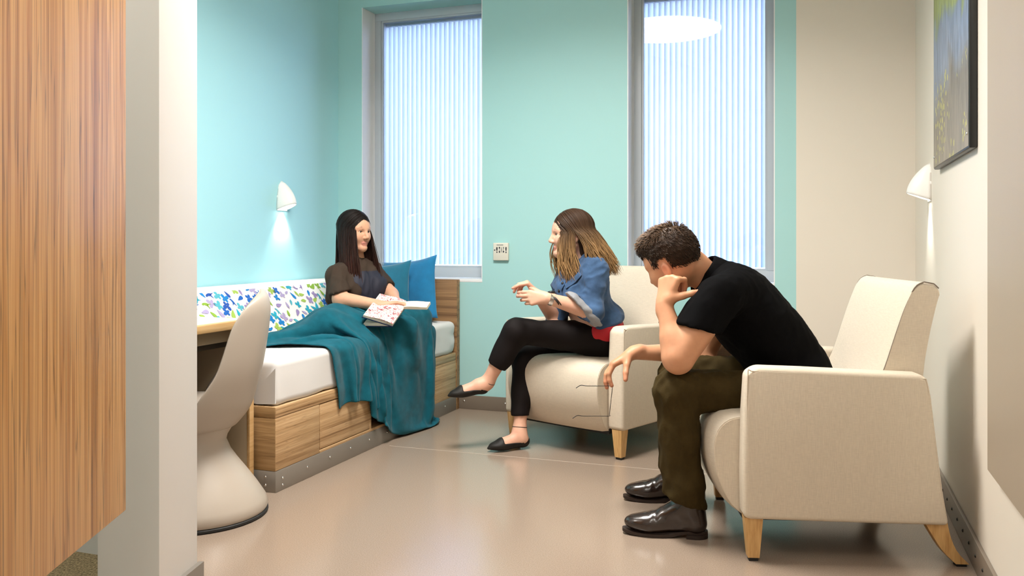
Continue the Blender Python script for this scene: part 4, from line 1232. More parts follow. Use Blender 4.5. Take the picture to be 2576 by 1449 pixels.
# ------------------------------------------------------------------ MAN in the foreground armchair
def build_man():
    loc = P(1700, 1350, 3.15); loc[2] = 0
    man = empty('person', loc, label='man in black polo shirt and olive trousers leaning forward, cheek on his fist', cat='person')
    lat = C(0, 0, 1)
    sp = nrm(P(1820, 730, 3.27) - P(1990, 952, 3.27)); th = np.cross(lat, sp)
    sh_l, sh_r = P(1808, 748, 3.07), P(1838, 748, 3.47)
    el_l, wr_l = P(1706, 898, 3.03), P(1671, 766, 3.09)
    el_r, wr_r = P(1772, 888, 3.52), P(1594, 887, 3.45)
    an_lb, an_rb = P(1740, 1262, 3.105), P(1724, 1196, 3.49)
    hip_l, kn_l, an_l = P(1975, 985, 3.12), P(1700, 984, 3.08), P(1724, 1290, 3.11)
    hip_r, kn_r, an_r = P(1975, 940, 3.42), P(1706, 946, 3.46), P(1702, 1216, 3.49)
    nb, nt = P(1802, 718, 3.265), P(1738, 668, 3.255)
    h = Head(P(1690, 660, 3.235), C(-0.64, -0.42, 0.64), C(-0.40, 0.90, 0.12), 1.02)
    lo = np.minimum.reduce([kn_l, wr_r, an_l, hip_l, hip_r, an_r]) - 0.28; hi = np.maximum.reduce([hip_l, hip_r, kn_r, wr_r, an_r, h.o]) + 0.28
    lo[2] = 0.06; hi[2] = h.o[2] + 0.16
    hl, hr = wr_l + C(0.2, 1, 0) * 0.07, wr_r + C(-0.8, -0.6, 0) * 0.08
    B = Solid(lo, hi, 0.0085, [(h.o, 0.10, 0.0036), (hl, 0.075, 0.0030), (hr, 0.085, 0.0030)])
    T = ((2003, 950, 0.12, 0.122, 0.170), (1950, 872, 0.13, 0.138, 0.165), (1884, 795, 0.15, 0.140, 0.182), (1832, 734, 0.10, 0.105, 0.185))
    def torso(S, g):
        for x, y, a, b, c in T:
            S.ell(P(x, y, 3.27), (sp, th, lat), (a + g, b + g, c + g), 0.09)
    torso(B, -0.014)
    B.cone(nb, nt, 0.064, 0.058, 0.04)
    B.cone(nt, h.p(-0.03, 0, -0.03), 0.058, 0.055, 0.03)
    add_head(B, h, True)
    B.cone(sh_l, el_l, 0.066, 0.058, 0.03); B.cone(el_l, el_l + (wr_l - el_l) * 0.35, 0.047, 0.045, 0.022); B.cone(el_l + (wr_l - el_l) * 0.3, wr_l, 0.045, 0.027, 0.02)
    B.ball(el_l + C(-0.1, -0.8, -0.1) * 0.012, 0.042, 0.02)
    B.cone(sh_r, el_r, 0.056, 0.045, 0.03); B.cone(el_r, wr_r, 0.045, 0.0275, 0.02)
    for hp, kn, an in ((hip_l, kn_l, an_lb), (hip_r, kn_r, an_rb)):
        B.cone(hp, kn, 0.07, 0.056, 0.04); B.cone(kn, an, 0.054, 0.030, 0.03)
    # left fist at the cheek: fingers folded back under the jaw, thumb along it
    e1 = add_hand(B, wr_l, C(0.24, 0.97, 0.10), C(0.66, -0.20, 0.72), 'L', 1.08, ((1.35, 1.1, 0.5), (1.45, 1.0, 0.4), (1.5, 0.9, 0.35), (1.5, 0.85, 0.3)), thumb=(0.40, 0.30, 0.35), spread=0.05, curl_th=0.12)
    # right hand dangling over the knee holding glasses
    e2 = add_hand(B, wr_r, C(-0.80, -0.46, -0.02), C(0.30, -0.85, -0.10), 'R', 1.06, ((0.55, 0.55, 0.35), (0.50, 0.45, 0.3), (0.42, 0.42, 0.3), (0.40, 0.40, 0.3)), thumb=(0.62, 0.45, 0.55), spread=0.05, curl_th=0.15)
    V, F = B.mesh()
    col = skin_col(V, SKIN_M)
    paint_face(V, col, h, brow=(0.06, 0.03, 0.015))
    for s in (-1, 1): redden(V, col, [h.p(-0.01, 0.082 * s, -0.01)], 0.05, (0.62, 0.20, 0.13), 0.5)
    redden(V, col, [p for p, _ in e1 + e2], 0.05, (0.55, 0.19, 0.11), 0.45)
    body = from_np('body', V, F, 'skin', man, 180, col)
    add_eyes(h, man)
    # polo shirt
    S = Solid(lo, hi, 0.0085, [(sh_l, 0.09, 0.006)])
    torso(S, 0.004)
    hem_c = sh_l + (el_l - sh_l) * 0.53; ad = nrm(el_l - sh_l)
    S.cone(sh_l, el_l, 0.078, 0.080, 0.05, clips=[(P(1765, 831, 3.05), C(-0.28, -0.95, 0))])
    S.ell(P(1978, 975, 3.26), (sp, th, lat), (0.10, 0.148, 0.205), 0.06)
    hem_r = sh_r + (el_r - sh_r) * 0.55
    S.cone(sh_r, sh_r + (el_r - sh_r) * 0.8, 0.074, 0.074, 0.05, clips=[(hem_r, el_r - sh_r)])
    S.cone(P(1838, 728, 3.12), P(1806, 712, 3.24), 0.050, 0.064, 0.05)
    S.cone(P(1850, 728, 3.42), P(1810, 712, 3.28), 0.050, 0.064, 0.05)
    V, F = S.mesh()
    V = fold(V, F, 0.010, 9, sp * 0.4 + th, 3.5, 1.0)
    V = fold(V, F, 0.004, 22, sp * 0.3 + th, 3.0, 5.0, True)
    from_np('polo_shirt', V, F, 'black_shirt', man, 180)
    # collar: stand band around the neck
    na = nrm(nt - nb); a1 = nrm(np.cross(na, C(0, 0, 1))); a2 = np.cross(na, a1); Vc, Fc = [], []
    for i, (t, r) in enumerate(((0.002, 0.079), (0.022, 0.0755), (0.055, 0.0725), (0.064, 0.0755), (0.056, 0.083), (0.030, 0.091), (0.004, 0.097))):
        for j in range(40):
            a = 2 * math.pi * j / 40; fr = max(0, math.cos(a - math.atan2(C(-0.7, -0.7, 0) @ a2, C(-0.7, -0.7, 0) @ a1)))
            Vc.append(nb - C(0.2, -0.3, 0) * 0.004 + na * (t + 0.016 - 0.02 * fr) + (a1 * math.cos(a) + a2 * math.sin(a)) * (r + 0.004 * math.sin(3 * a)))
    for i in range(6):
        for j in range(40): Fc.append([i * 40 + j, i * 40 + (j + 1) % 40, (i + 1) * 40 + (j + 1) % 40, (i + 1) * 40 + j])
    from_np('collar', Vc, Fc, 'black_shirt', man, 180)
    # trousers
    S = Solid(lo, hi, 0.0085)
    for x, y, a, b, c in T[:1]: S.ell(P(x, y + 6, 3.27), (sp, th, lat), (a - 0.01, b + 0.001, c + 0.004), 0.06)
    for hp, kn, an in ((hip_l, kn_l, an_l), (hip_r, kn_r, an_r)):
        S.cone(hp, kn, 0.080, 0.076, 0.05)
        hem = kn + (an - kn) * 0.91; dn = nrm(an - kn)
        S.cone(kn, kn + dn * 0.5, 0.073, 0.077, 0.03, clips=[(hem, C(-0.33, -0.94, 0))])
    V, F = S.mesh()
    V = fold(V, F, 0.009, 11, C(0.5, -0.2, 0.8), 2.5, 3.0)
    m = np.clip(1 - np.minimum(np.linalg.norm(V - kn_l, axis=1), np.linalg.norm(V - kn_r, axis=1)) / 0.2, 0, 1)
    V2 = fold(V, F, 0.012, 24, C(0.4, -0.9, 0.4), 3.0, 8.0, True); V = V + (V2 - V) * (0.3 + m[:, None])
    lowm = np.clip((0.28 - V[:, 2]) / 0.2, 0, 1)[:, None]
    V = V + (fold(V, F, 0.010, 20, C(1, 0, 0.3), 3.0, 2.0) - V) * lowm
    from_np('trousers', V, F, 'olive_trouser', man, 180)
    # boots
    def boot(heel, toe):
        heel = np.array(heel); toe = np.array(toe); heel[2] = toe[2] = 0
        t = nrm(toe - heel); n = np.cross([0, 0, 1.0], t); L = np.linalg.norm(toe - heel); k = L / 0.305; Z = np.array([0, 0, 1.0])
        q = lambda a, z, w=0.0: heel + t * a * k + Z * z + n * w
        S = Solid(np.minimum(heel, toe) - 0.09, np.maximum(heel, toe) + np.array([0.09, 0.09, 0.29]), 0.0052)
        S.cone(q(0.044, 0.050), q(0.060, 0.15), 0.040, 0.045, 0.02)
        S.cone(q(0.060, 0.15), q(0.070, 0.26), 0.046, 0.053, 0.02, clips=[(q(0, 0.245), Z)])
        S.cone(q(0.085, 0.105), q(0.165, 0.062), 0.044, 0.036, 0.035)
        S.cone(q(0.05, 0.045), q(0.20, 0.042), 0.031, 0.040, 0.02, flat=(Z, 0.85))
        S.ell(q(0.225, 0.043), (t, n, Z), (0.072 * k, 0.045, 0.032), 0.03)
        S.clip(lambda X, Y, Zc: 0.009 - Zc, q(-0.1, -0.1) - 0.2, q(0.4, 0.3) + 0.2)
        V, F = S.mesh()
        c = np.clip(1 - np.abs(((V - heel) @ t) / k - 0.185) / 0.05, 0, 1) * np.clip((V[:, 2] - 0.03) / 0.03, 0, 1)
        V[:, 2] += np.sin(((V - heel) @ t) * 190) * 0.0016 * c
        b = from_np('boot', V, F, 'boot_leather', man, 180)
        # sole and heel block
        out = []
        for i in range(36):
            a = 2 * math.pi * i / 36; x = 0.153 + 0.150 * math.cos(a)
            w = 0.0455 * (1 - 0.25 * math.exp(-((x - 0.11) / 0.05) ** 2)) * (0.86 if x < 0.1 else 1)
            out.append((x * k, w * math.copysign(abs(math.sin(a)) ** 0.7, math.sin(a))))
        def rise(x): return 0.010 * max(0, (x / k - 0.21) / 0.1) ** 2
        bm = bmesh.new()
        add_prism(bm, out, lambda u, v, w: tuple(heel + t * u + n * v + Z * (w + rise(u) + 0.013 * min(1, max(0, (0.135 - u / k) / 0.04))) - loc_of(b)), 0.0015, 0.0125)
        from_bm('sole', bm, 'boot_sole', b, 35)
        hb_ = [(u, v) for u, v in out if u < 0.085 * k] 
        hb_ = sorted(hb_, key=lambda q_: math.atan2(q_[1], q_[0] - 0.05))
        bm = bmesh.new()
        hp = [(0.075 * k, -0.036), (0.078 * k, 0.036)] + [(0.045 * k + 0.043 * k * math.cos(a), 0.038 * math.sin(a)) for a in np.linspace(math.pi / 2, 3 * math.pi / 2, 12)]
        add_prism(bm, hp, lambda u, v, w: tuple(heel + t * u + n * v + Z * w - loc_of(b)), 0.0, 0.014)
        from_bm('heel_block', bm, 'boot_sole', b, 35)
        # elastic side panel on both sides
        S2 = Solid(np.minimum(heel, toe) - 0.09, np.maximum(heel, toe) + np.array([0.09, 0.09, 0.29]), 0.0052)
        for sd in (1, -1):
            S2.cone(q(0.072, 0.09), q(0.066, 0.19), 0.0425, 0.0535, 0.01, clips=[(q(0.062, 0), -t), (q(0.098, 0), t), (q(0, 0.10), -Z), (q(0, 0.195), Z), (q(0.09, 0.10), nrm(t * 0.75 - Z * 0.45))])
        V, F = S2.mesh()
        if len(V): from_np('elastic_panel', V, F, 'boot_elastic', b, 180)
        return b
    def loc_of(o):
        off = np.zeros(3)
        while o is not None: off += np.array(o.location); o = o.parent
        return off
    fl = lambda px, py: P(px, py, FPX * CAM_H / (py - HY))
    boot(fl(1783, 1352), fl(1564, 1339)); boot(fl(1764, 1262), fl(1566, 1256))
    # hair: cropped cap and swept tufts
    S = Solid(h.o - 0.17, h.o + 0.17, 0.005); ax = (h.f, h.r, h.u); k = h.k
    S.ell(h.p(-0.020, 0, 0.036), ax, (0.1045 * k, 0.0835 * k, 0.0955 * k), 0.01)
    S.ell(h.p(0.035, 0, 0.085), ax, (0.066 * k, 0.060 * k, 0.044 * k), 0.03)
    # hairline: cut below a line that runs from brow over the ear to the nape, and in front of the forehead
    o = h.o; 
    def cut(X, Y, Z):
        x = ((X - o[0]) * h.f[0] + (Y - o[1]) * h.f[1] + (Z - o[2]) * h.f[2]) / k
        z = ((X - o[0]) * h.u[0] + (Y - o[1]) * h.u[1] + (Z - o[2]) * h.u[2]) / k
        lim = np.where(x > 0.055, 0.058 + 0 * x, np.where(x > 0.012, 0.004 + (x - 0.012) * 1.25, np.where(x > -0.035, 0.026 + 0 * x, -0.030 + 0 * x)))
        side = np.where((x > 0.012) & (x < 0.045), -0.022 + 0 * x, lim)
        return (np.where(x > 0.045, lim, np.where(x > 0.012, side, lim)) - z) * 0.6
    S.clip(cut, h.o - 0.2, h.o + 0.2)
    V, F = S.mesh(2)
    V = fold(V, F, 0.0035, 60, h.f, 3, 2.0)
    L = (V - h.o) @ h.u / k
    c0 = np.array((0.030, 0.015, 0.008)); c1 = np.array((0.105, 0.06, 0.032))
    tt = np.clip((L - 0.07) / 0.06, 0, 1)[:, None] * (0.6 + 0.6 * noise3(V * 55)[:, None])
    parts = [(V, F.tolist(), c0 + (c1 - c0) * np.clip(tt, 0, 1))]
    rr = random.Random(3); paths, rad, cr, ct = [], [], [], []
    nv = normals_np(V, F); pick = np.random.RandomState(9).choice(len(V), min(3600, len(V)), replace=False)
    for i in pick:
        base = V[i]; out = nv[i]; L_ = (base - h.o) / k; zz = L_ @ h.u; xx = L_ @ h.f
        topw = min(1, max(0, (zz - 0.085) / 0.035))
        comb = nrm(h.f * (0.9 * topw + 0.05) - h.u * (0.9 - 0.75 * topw) - h.f * 0.5 * (1 - topw) + h.r * rr.uniform(-0.3, 0.3))
        comb = nrm(comb - out * (comb @ out) + out * (0.28 + 0.42 * topw + rr.uniform(-0.1, 0.15)))
        l = rr.uniform(0.009, 0.014) + topw * rr.uniform(0.006, 0.018)
        p = np.array([base - out * 0.003, base + comb * l * 0.5 + out * 0.0015 * (1 + topw), base + comb * l + out * 0.002 * topw - h.u * 0.001])
        paths.append(p); rad.append(rr.uniform(0.0011, 0.0020)); q_ = rr.uniform(0.6, 1.4)
        cr.append(np.array((0.026, 0.0135, 0.007)) * q_); ct.append((np.array((0.04, 0.021, 0.011)) * (1 - topw) + np.array((0.21, 0.125, 0.066)) * topw) * q_)
    v, f, c = locks_np(paths, rad, cr, ct, 3)
    V = np.vstack([V, v]); Fa = F.tolist() + [[i + len(parts[0][0]) for i in q] for q in f]
    from_np('hair', V, Fa, 'hair', man, 180, np.vstack([parts[0][2], c]))
    return man, e2
MAN, MAN_TIPS = build_man()

# ------------------------------------------------------------------ long hair helper
def long_hair(h, n, seed, part, length, drape, c_root, c_tip, r=(0.0035, 0.0065), face_gap=0.62, wave=0.004):
    """locks fall from the parting over the skull and hang; drape(side, back, drop)-> displacement vector"""
    rr = random.Random(seed); paths, rad, cr, ct = [], [], [], []
    k = h.k
    for i in range(n):
        s = 1 if rr.random() < 0.5 else -1
        b = rr.uniform(0.0, 1.0)                       # 0 = beside the face, 1 = centre of the back
        a_end = s * (face_gap + (math.pi - face_gap) * b ** 0.8)          # azimuth from the face direction
        top_f = 0.088 - 0.17 * b                       # root along the parting, front to crown
        pts = []
        R = 1.0 + rr.uniform(0.02, 0.10)
        rad_f, rad_r, rad_u = 0.103 * R, 0.084 * R, 0.098 * R
        cf, cu = -0.018, 0.030
        # over the skull: slerp between the parting point and the rim point below the ear level
        p0 = np.array([(top_f - cf) / rad_f, part / rad_r, 0]); p0[2] = math.sqrt(max(0.05, 1 - p0[0] ** 2 - p0[1] ** 2))
        p1 = np.array([math.cos(a_end), math.sin(a_end), -0.12]); p0 = nrm(p0); p1 = nrm(p1)
        om = math.acos(np.clip(p0 @ p1, -1, 1))
        for t in np.linspace(0, 0.92, 6):
            q = (math.sin((1 - t) * om) * p0 + math.sin(t * om) * p1) / math.sin(om)
            pts.append(h.p(cf + q[0] * rad_f, q[1] * rad_r, cu + q[2] * rad_u))
        hv = (pts[-1] - pts[-2]) * np.array([1, 1, 0.0]); L = length * rr.uniform(0.78, 1.05); m = 9; last = pts[-1]; ph = rr.uniform(0, 6.28)
        jit = np.array([rr.gauss(0, 1), rr.gauss(0, 1), 0]) * 0.011
        for j in range(1, m + 1):
            t = j / m
            w = wave * math.sin(ph + t * 7) * t
            pts.append(last + np.array([0, 0, -L * t ** 1.08]) + drape(s, b, t) + hv * 1.7 * (1 - math.exp(-3.5 * t)) + jit * t + h.r * w + h.f * w * 0.7)
        paths.append(smooth_curve(pts, 22)); rad.append(rr.uniform(*r) * k)
        sh = rr.uniform(0.65, 1.35)
        cr.append(np.array(c_root) * sh); ct.append(np.array(c_tip) * rr.uniform(0.6, 1.4))
    return locks_np(paths, rad, cr, ct, 4)

def flat_shoe(parent, an, heel, toe, up, name='ballet_flat'):
    """skin-tight pointed flat: returns prims for the foot (callable on a Solid) and builds the shoe"""
    t = nrm(toe - heel); up = nrm(up - t * (up @ t)); n = np.cross(up, t); L = np.linalg.norm(toe - heel); k = L / 0.235
    q = lambda a, z, w=0.0: heel + t * a * k + up * z * k + n * w * k
    def foot(S, g=0.0, shoe=False):
        S.cone(q(0.028, 0.030), q(0.045, 0.045), 0.027 * k + g, 0.030 * k + g, 0.02)
        S.cone(q(0.05, 0.032), q(0.15, 0.024), 0.026 * k + g, 0.027 * k + g, 0.02)
        S.cone(q(0.06, 0.055), q(0.14, 0.032), 0.028 * k + g, 0.020 * k + g, 0.03)
        S.ell(q(0.165, 0.020), (t, n, up), (0.055 * k + g, 0.036 * k + g, 0.019 * k + g), 0.02)
        if shoe: S.cone(q(0.175, 0.016), q(0.228, 0.010), 0.024 * k, 0.008, 0.02, flat=(up, 0.65))
        else: S.cone(q(0.045, 0.045), an, 0.030 * k, 0.031, 0.03)
    S = Solid(np.minimum(heel, toe) - 0.07, np.maximum(heel, toe) + 0.09, 0.0042)
    foot(S, 0.0045, True)
    h0 = heel; 
    def cut(X, Y, Z):
        a = ((X - h0[0]) * t[0] + (Y - h0[1]) * t[1] + (Z - h0[2]) * t[2]) / k
        z = ((X - h0[0]) * up[0] + (Y - h0[1]) * up[1] + (Z - h0[2]) * up[2]) / k
        lim = 0.032 + 0.044 * np.clip((0.06 - a) / 0.06, 0, 1) ** 1.3
        return np.minimum(z - lim, (0.152 - a)).astype(np.float32)
    S.clip(cut, np.minimum(heel, toe) - 0.1, np.maximum(heel, toe) + 0.1)
    V, F = S.mesh()
    sole_z = (V - heel) @ up
    V = V + np.outer(np.maximum(-0.004 * k - sole_z, 0) * 0.8, up)
    sh = from_np(name, V, F, 'flat_shoe', parent, 180)
    return foot

# ------------------------------------------------------------------ WOMAN in denim jacket
def build_woman():
    loc = P(1400, 1110, 4.5); loc[2] = 0
    w = empty('person', loc, label='woman in blue denim jacket and black trousers gesturing with both hands, legs crossed', cat='person')
    f0 = C(-0.93, 0, -0.36); lat = C(0.36, 0, -0.93)          # facing, her left side
    up = nrm(P(1466, 672, 4.43) - P(1500, 850, 4.5)); 
    th = nrm(f0 - up * (f0 @ up)); la = np.cross(up, th)
    sh_l, sh_r = P(1496, 676, 4.30), P(1436, 672, 4.56)
    el_l, wr_l = P(1488, 783, 4.24), P(1376, 750, 4.20)
    el_r, wr_r = P(1400, 806, 4.48), P(1352, 742, 4.34)
    # left leg over right
    hip_l, kn_l, an_l = P(1502, 852, 4.42), P(1296, 832, 4.36), P(1226, 962, 4.42)
    hip_r, kn_r, an_r = P(1500, 864, 4.62), P(1318, 902, 4.52), P(1307, 1083, 4.45)
    nb, nt = P(1468, 660, 4.42), P(1444, 622, 4.41)
    h = Head(P(1436, 590, 4.41), C(-0.97, -0.03, -0.14), C(-0.03, 1, 0), 0.97)
    pts = np.array([sh_l, sh_r, el_l, wr_l, el_r, wr_r, hip_l, kn_l, an_l, hip_r, kn_r, an_r, h.o])
    lo = pts.min(0) - 0.26; hi = pts.max(0) + 0.26; lo[2] = -0.02; hi[2] = h.o[2] + 0.15
    hc = P(1335, 738, 4.26)
    heel_u, toe_u = P(1229, 988, 4.42), P(1127, 1000, 4.36)
    fl = lambda px, py: P(px, py, FPX * CAM_H / (py - HY))
    heel_d, toe_d = fl(1330, 1127), fl(1226, 1138); heel_d[2] = toe_d[2] = 0.010
    foot_u = flat_shoe(w, an_l, heel_u, toe_u, nrm(C(0.15, 0.95, 0.0)))
    foot_d = flat_shoe(w, an_r, heel_d, toe_d, np.array([0, 0, 1.0]))
    B = Solid(lo, hi, 0.0095, [(h.o, 0.10, 0.0029), (hc, 0.10, 0.0032), ((heel_u + toe_u) / 2, 0.09, 0.0055), ((heel_d + toe_d) / 2, 0.09, 0.0055)])
    T = ((1500, 846, 0.12, 0.125, 0.165, 4.51), (1484, 785, 0.11, 0.120, 0.140, 4.48), (1470, 728, 0.11, 0.118, 0.145, 4.44), (1468, 682, 0.08, 0.088, 0.150, 4.43))
    def torso(S, g, i0=0):
        for x, y, a, b, c, d in T[i0:]: S.ell(P(x, y, d), (up, th, la), (a + g, b + g, c + g), 0.07)
        for s in (1, -1): S.ell(P(1470, 735, 4.44) + th * 0.085 + la * 0.065 * s, (up, th, la), (0.062 + g, 0.058 + g, 0.062 + g), 0.05)
    torso(B, -0.014)
    B.cone(nb, nt, 0.052, 0.047, 0.03); B.cone(nt, h.p(-0.02, 0, -0.03), 0.047, 0.047, 0.02)
    add_head(B, h)
    B.cone(sh_l, el_l, 0.050, 0.044, 0.03); B.cone(el_l, wr_l, 0.046, 0.027, 0.02)
    B.cone(sh_r, el_r, 0.050, 0.042, 0.03); B.cone(el_r, wr_r, 0.042, 0.026, 0.02)
    B.cone(hip_l, kn_l, 0.076, 0.052, 0.04); B.cone(kn_l, an_l, 0.050, 0.031, 0.03)
    B.cone(hip_r, kn_r, 0.076, 0.052, 0.04); B.cone(kn_r, an_r, 0.050, 0.031, 0.03)
    foot_u(B); foot_d(B)
    e1 = add_hand(B, wr_l, C(-0.99, 0.02, 0.08), C(0.05, -0.15, 1.0), 'L', 0.94, ((0.25, 0.5, 0.35), (0.35, 0.55, 0.35), (0.5, 0.6, 0.35), (0.6, 0.6, 0.35)), thumb=(0.75, 0.55, 0.5), spread=-0.02)
    e2 = add_hand(B, wr_r, C(-0.62, 0.72, -0.15), C(-0.70, -0.62, 0.0), 'R', 0.94, ((1.0, 0.22, 0.12), (1.1, 0.6, 0.4), (1.25, 0.8, 0.4), (1.3, 0.8, 0.4)), thumb=(0.75, 0.62, 0.8), spread=0.03)
    V, F = B.mesh(); col = skin_col(V, SKIN_W); paint_face(V, col, h, brow=(0.10, 0.055, 0.03), brow_amt=0.7)
    redden(V, col, [p for p, _ in e1 + e2] + [heel_u + (toe_u - heel_u) * 0.45 + up * 0.05, heel_d + (toe_d - heel_d) * 0.45 + np.array([0, 0, .05])], 0.06, (0.66, 0.27, 0.20), 0.4)
    # ankle ring tattoo and bracelet line
    from_np('body', V, F, 'skin', w, 180, col)
    add_eyes(h, w, (0.06, 0.05, 0.04))
    # denim jacket
    S = Solid(lo, hi, 0.0085, [(sh_l, 0.10, 0.006)])
    torso(S, 0.006, 1)
    S.ell(P(1500, 800, 4.49), (up, th, la), (0.07, 0.138, 0.160), 0.05)
    S.ell(P(1446, 772, 4.42), (up, th, la), (0.085, 0.112, 0.135), 0.05)
    S.ell(P(1440, 724, 4.41), (up, th, la), (0.075, 0.100, 0.135), 0.05)
    hp_, hn_ = P(1500, 809, 4.5), nrm(-up + C(-0.10, 0, 0))
    S.clip(lambda X, Y, Z: ((X - hp_[0]) * hn_[0] + (Y - hp_[1]) * hn_[1] + (Z - hp_[2]) * hn_[2]).astype(np.float32), lo, hi)
    S.cone(sh_l, el_l, 0.066, 0.056, 0.04)
    S.cone(el_l, wr_l, 0.059, 0.056, 0.03, clips=[(el_l + nrm(wr_l - el_l) * 0.018, nrm(nrm(wr_l - el_l) + C(0.05, -0.5, 0)))])
    S.cone(sh_r, el_r, 0.064, 0.056, 0.04)
    V, F = S.mesh()
    V = fold(V, F, 0.010, 12, th, 2.2, 1.0); V = fold(V, F, 0.007, 26, th + la * 0.3, 2.6, 4.0, True)
    lowb = np.clip(((P(1500, 800, 4.5) - V) @ up) / 0.10, 0, 1)[:, None]
    jk = from_np('denim_jacket', V, F, 'denim', w, 180)
    # jacket details: waistband, placket, buttons, pocket flap, collar
    def on(pxy, d=0): return np.array(pxy)
    def strip(name, pts, wd, nrml, thick, m, parent):
        pts = np.array(pts); V, F = [], []
        for i in range(len(pts)):
            tg = nrm(pts[min(i + 1, len(pts) - 1)] - pts[max(i - 1, 0)]); n = nrm(nrml[i] if np.ndim(nrml) > 1 else nrml); sd = nrm(np.cross(tg, n))
            for a, b in ((-1, 0), (1, 0), (1, 1), (-1, 1)): V.append(pts[i] + sd * a * wd / 2 + n * b * thick)
        for i in range(len(pts) - 1):
            for k in range(4): F.append([i * 4 + k, i * 4 + (k + 1) % 4, i * 4 + 4 + (k + 1) % 4, i * 4 + 4 + k])
        F += [[3, 2, 1, 0], [len(V) - 4, len(V) - 3, len(V) - 2, len(V) - 1]]
        return from_np(name, V, F, m, parent, 40)
    # shrink details onto the jacket with a nearest vertex lookup
    JV, JN = V, normals_np(V, F)
    def snap(p, lift=0.002):
        i = np.argmin(((JV - p) ** 2).sum(1)); return JV[i] + JN[i] * lift, JN[i]
    def snap_path(ps, lift=0.002):
        o = [snap(p, lift) for p in ps]; return np.array([a for a, _ in o]), np.array([b for _, b in o])
    cpts = [P(x, y, d) for x, y, d in ((1408, 690, 4.30), (1396, 712, 4.28), (1391, 740, 4.28), (1393, 765, 4.29), (1400, 790, 4.31))]
    ps, ns = snap_path(smooth_curve(cpts, 16)); ps = relax_line(ps)
    strip('placket', ps, 0.028, ns, 0.004, 'denim', jk)
    for t in (2, 6, 10, 14):
        v, f = lathe_np([(0.007, 0), (0.007, 0.003), (0.004, 0.0045), (0.0005, 0.005)], 10)
        M = np.array(Vector(ns[t]).to_track_quat('Z', 'Y').to_matrix()); v = v @ M.T + ps[t] + ns[t] * 0.004
        from_np('button', v, f, 'black_metal', jk, 180)
    ps, ns = snap_path(smooth_curve([P(1416, 706, 4.27), P(1432, 698, 4.27), P(1450, 686, 4.27)], 8)); ps = relax_line(ps)
    strip('pocket_flap', ps, 0.034, ns, 0.004, 'denim', jk)
    # collar: two lapels round the neck
    na = nrm(nt - nb); a1 = nrm(th - na * (th @ na)); a2 = np.cross(na, a1); Vc, Fc = [], []
    rows = ((0.006, 0.060), (0.030, 0.057), (0.042, 0.062), (0.030, 0.074), (-0.006, 0.098))
    for t, r in rows:
        for j in range(36):
            a = 0.35 + (2 * math.pi - 0.7) * j / 35; fr = max(0, math.cos(a)) ** 2
            Vc.append(nb + na * (t - 0.045 * fr * (1 + r * 4)) + (a1 * math.cos(a) * 1.1 + a2 * math.sin(a)) * r)
    for i in range(len(rows) - 1):
        for j in range(35): Fc.append([i * 36 + j, i * 36 + j + 1, (i + 1) * 36 + j + 1, (i + 1) * 36 + j])
    co = from_np('collar', Vc, Fc, 'denim', jk, 180); md = co.modifiers.new('s', 'SOLIDIFY'); md.thickness = 0.004
    # rolled cuff, light inside of the denim
    S = Solid(el_l - 0.16, el_l + 0.16, 0.005); cd = nrm(wr_l - el_l); cn = nrm(cd + C(0.05, -0.5, 0))
    S.cone(el_l - cd * 0.02, el_l + cd * 0.11, 0.073, 0.067, 0.004, clips=[(el_l + cd * 0.072, cn), (el_l + cd * 0.012, -cn)])
    V, F = S.mesh(); V = fold(V, F, 0.005, 30, cn, 0.6, 1.0)
    from_np('rolled_cuff', V, F, 'denim_cuff', jk, 180)
    # red top below the jacket
    S = Solid(lo, hi, 0.0085)
    S.ell(P(1502, 828, 4.48), (up, th, la), (0.085, 0.135, 0.163), 0.03, clips=[(P(1512, 862, 4.5), nrm(-up + C(-0.55, 0, 0)))])
    V, F = S.mesh(); V = fold(V, F, 0.006, 24, up, 2.5)
    from_np('red_top', V, F, 'red_shirt', w, 180)
    # trousers
    S = Solid(lo, hi, 0.0085)
    S.ell(P(1502, 852, 4.51), (up, th, la), (0.105, 0.122, 0.160), 0.05)
    S.cone(hip_l, kn_l, 0.088, 0.060, 0.05); S.cone(hip_r, kn_r, 0.086, 0.060, 0.05)
    for kn, an, fr, nn in ((kn_l, an_l, 0.66, C(0.0, 0, 0)), (kn_r, an_r, 0.80, C(0, 0, 0))):
        dn = nrm(an - kn); hem = kn + (an - kn) * fr
        S.cone(kn, an, 0.060, 0.046, 0.03, clips=[(hem, dn)])
        S.cone(kn + (an - kn) * 0.15 + C(0.5, 0, 0) * 0.012, kn + (an - kn) * 0.5 + C(0.5, 0, 0) * 0.012, 0.055, 0.052, 0.03)
    V, F = S.mesh(); V = fold(V, F, 0.006, 15, C(0.3, 1, 0), 2.0, 6.0)
    from_np('trousers', V, F, 'black_legging', w, 180)
    # watch and bands on the left wrist, band on the right
    ad = nrm(el_l - wr_l)
    def band(name, c, r, wd, m, axis=ad):
        a1 = nrm(np.cross(axis, C(0, 0, 1))); a2 = np.cross(axis, a1); V, F = [], []
        prof = ((-wd / 2, 0), (-wd / 2, 0.003), (wd / 2, 0.003), (wd / 2, 0))
        for t, e in prof:
            for j in range(24):
                a = 2 * math.pi * j / 24; V.append(c + axis * t + (a1 * math.cos(a) + a2 * math.sin(a)) * (r + e))
        for i in range(4):
            for j in range(24): F.append([i * 24 + j, i * 24 + (j + 1) % 24, ((i + 1) % 4) * 24 + (j + 1) % 24, ((i + 1) % 4) * 24 + j])
        return from_np(name, V, F, m, w, 40)
    b = band('watch', wr_l + ad * 0.020, 0.0282, 0.020, 'steel')
    S = Solid(wr_l - 0.08, wr_l + 0.08, 0.004); wc = wr_l + ad * 0.022 + C(0, 0.95, 0.1) * 0.034
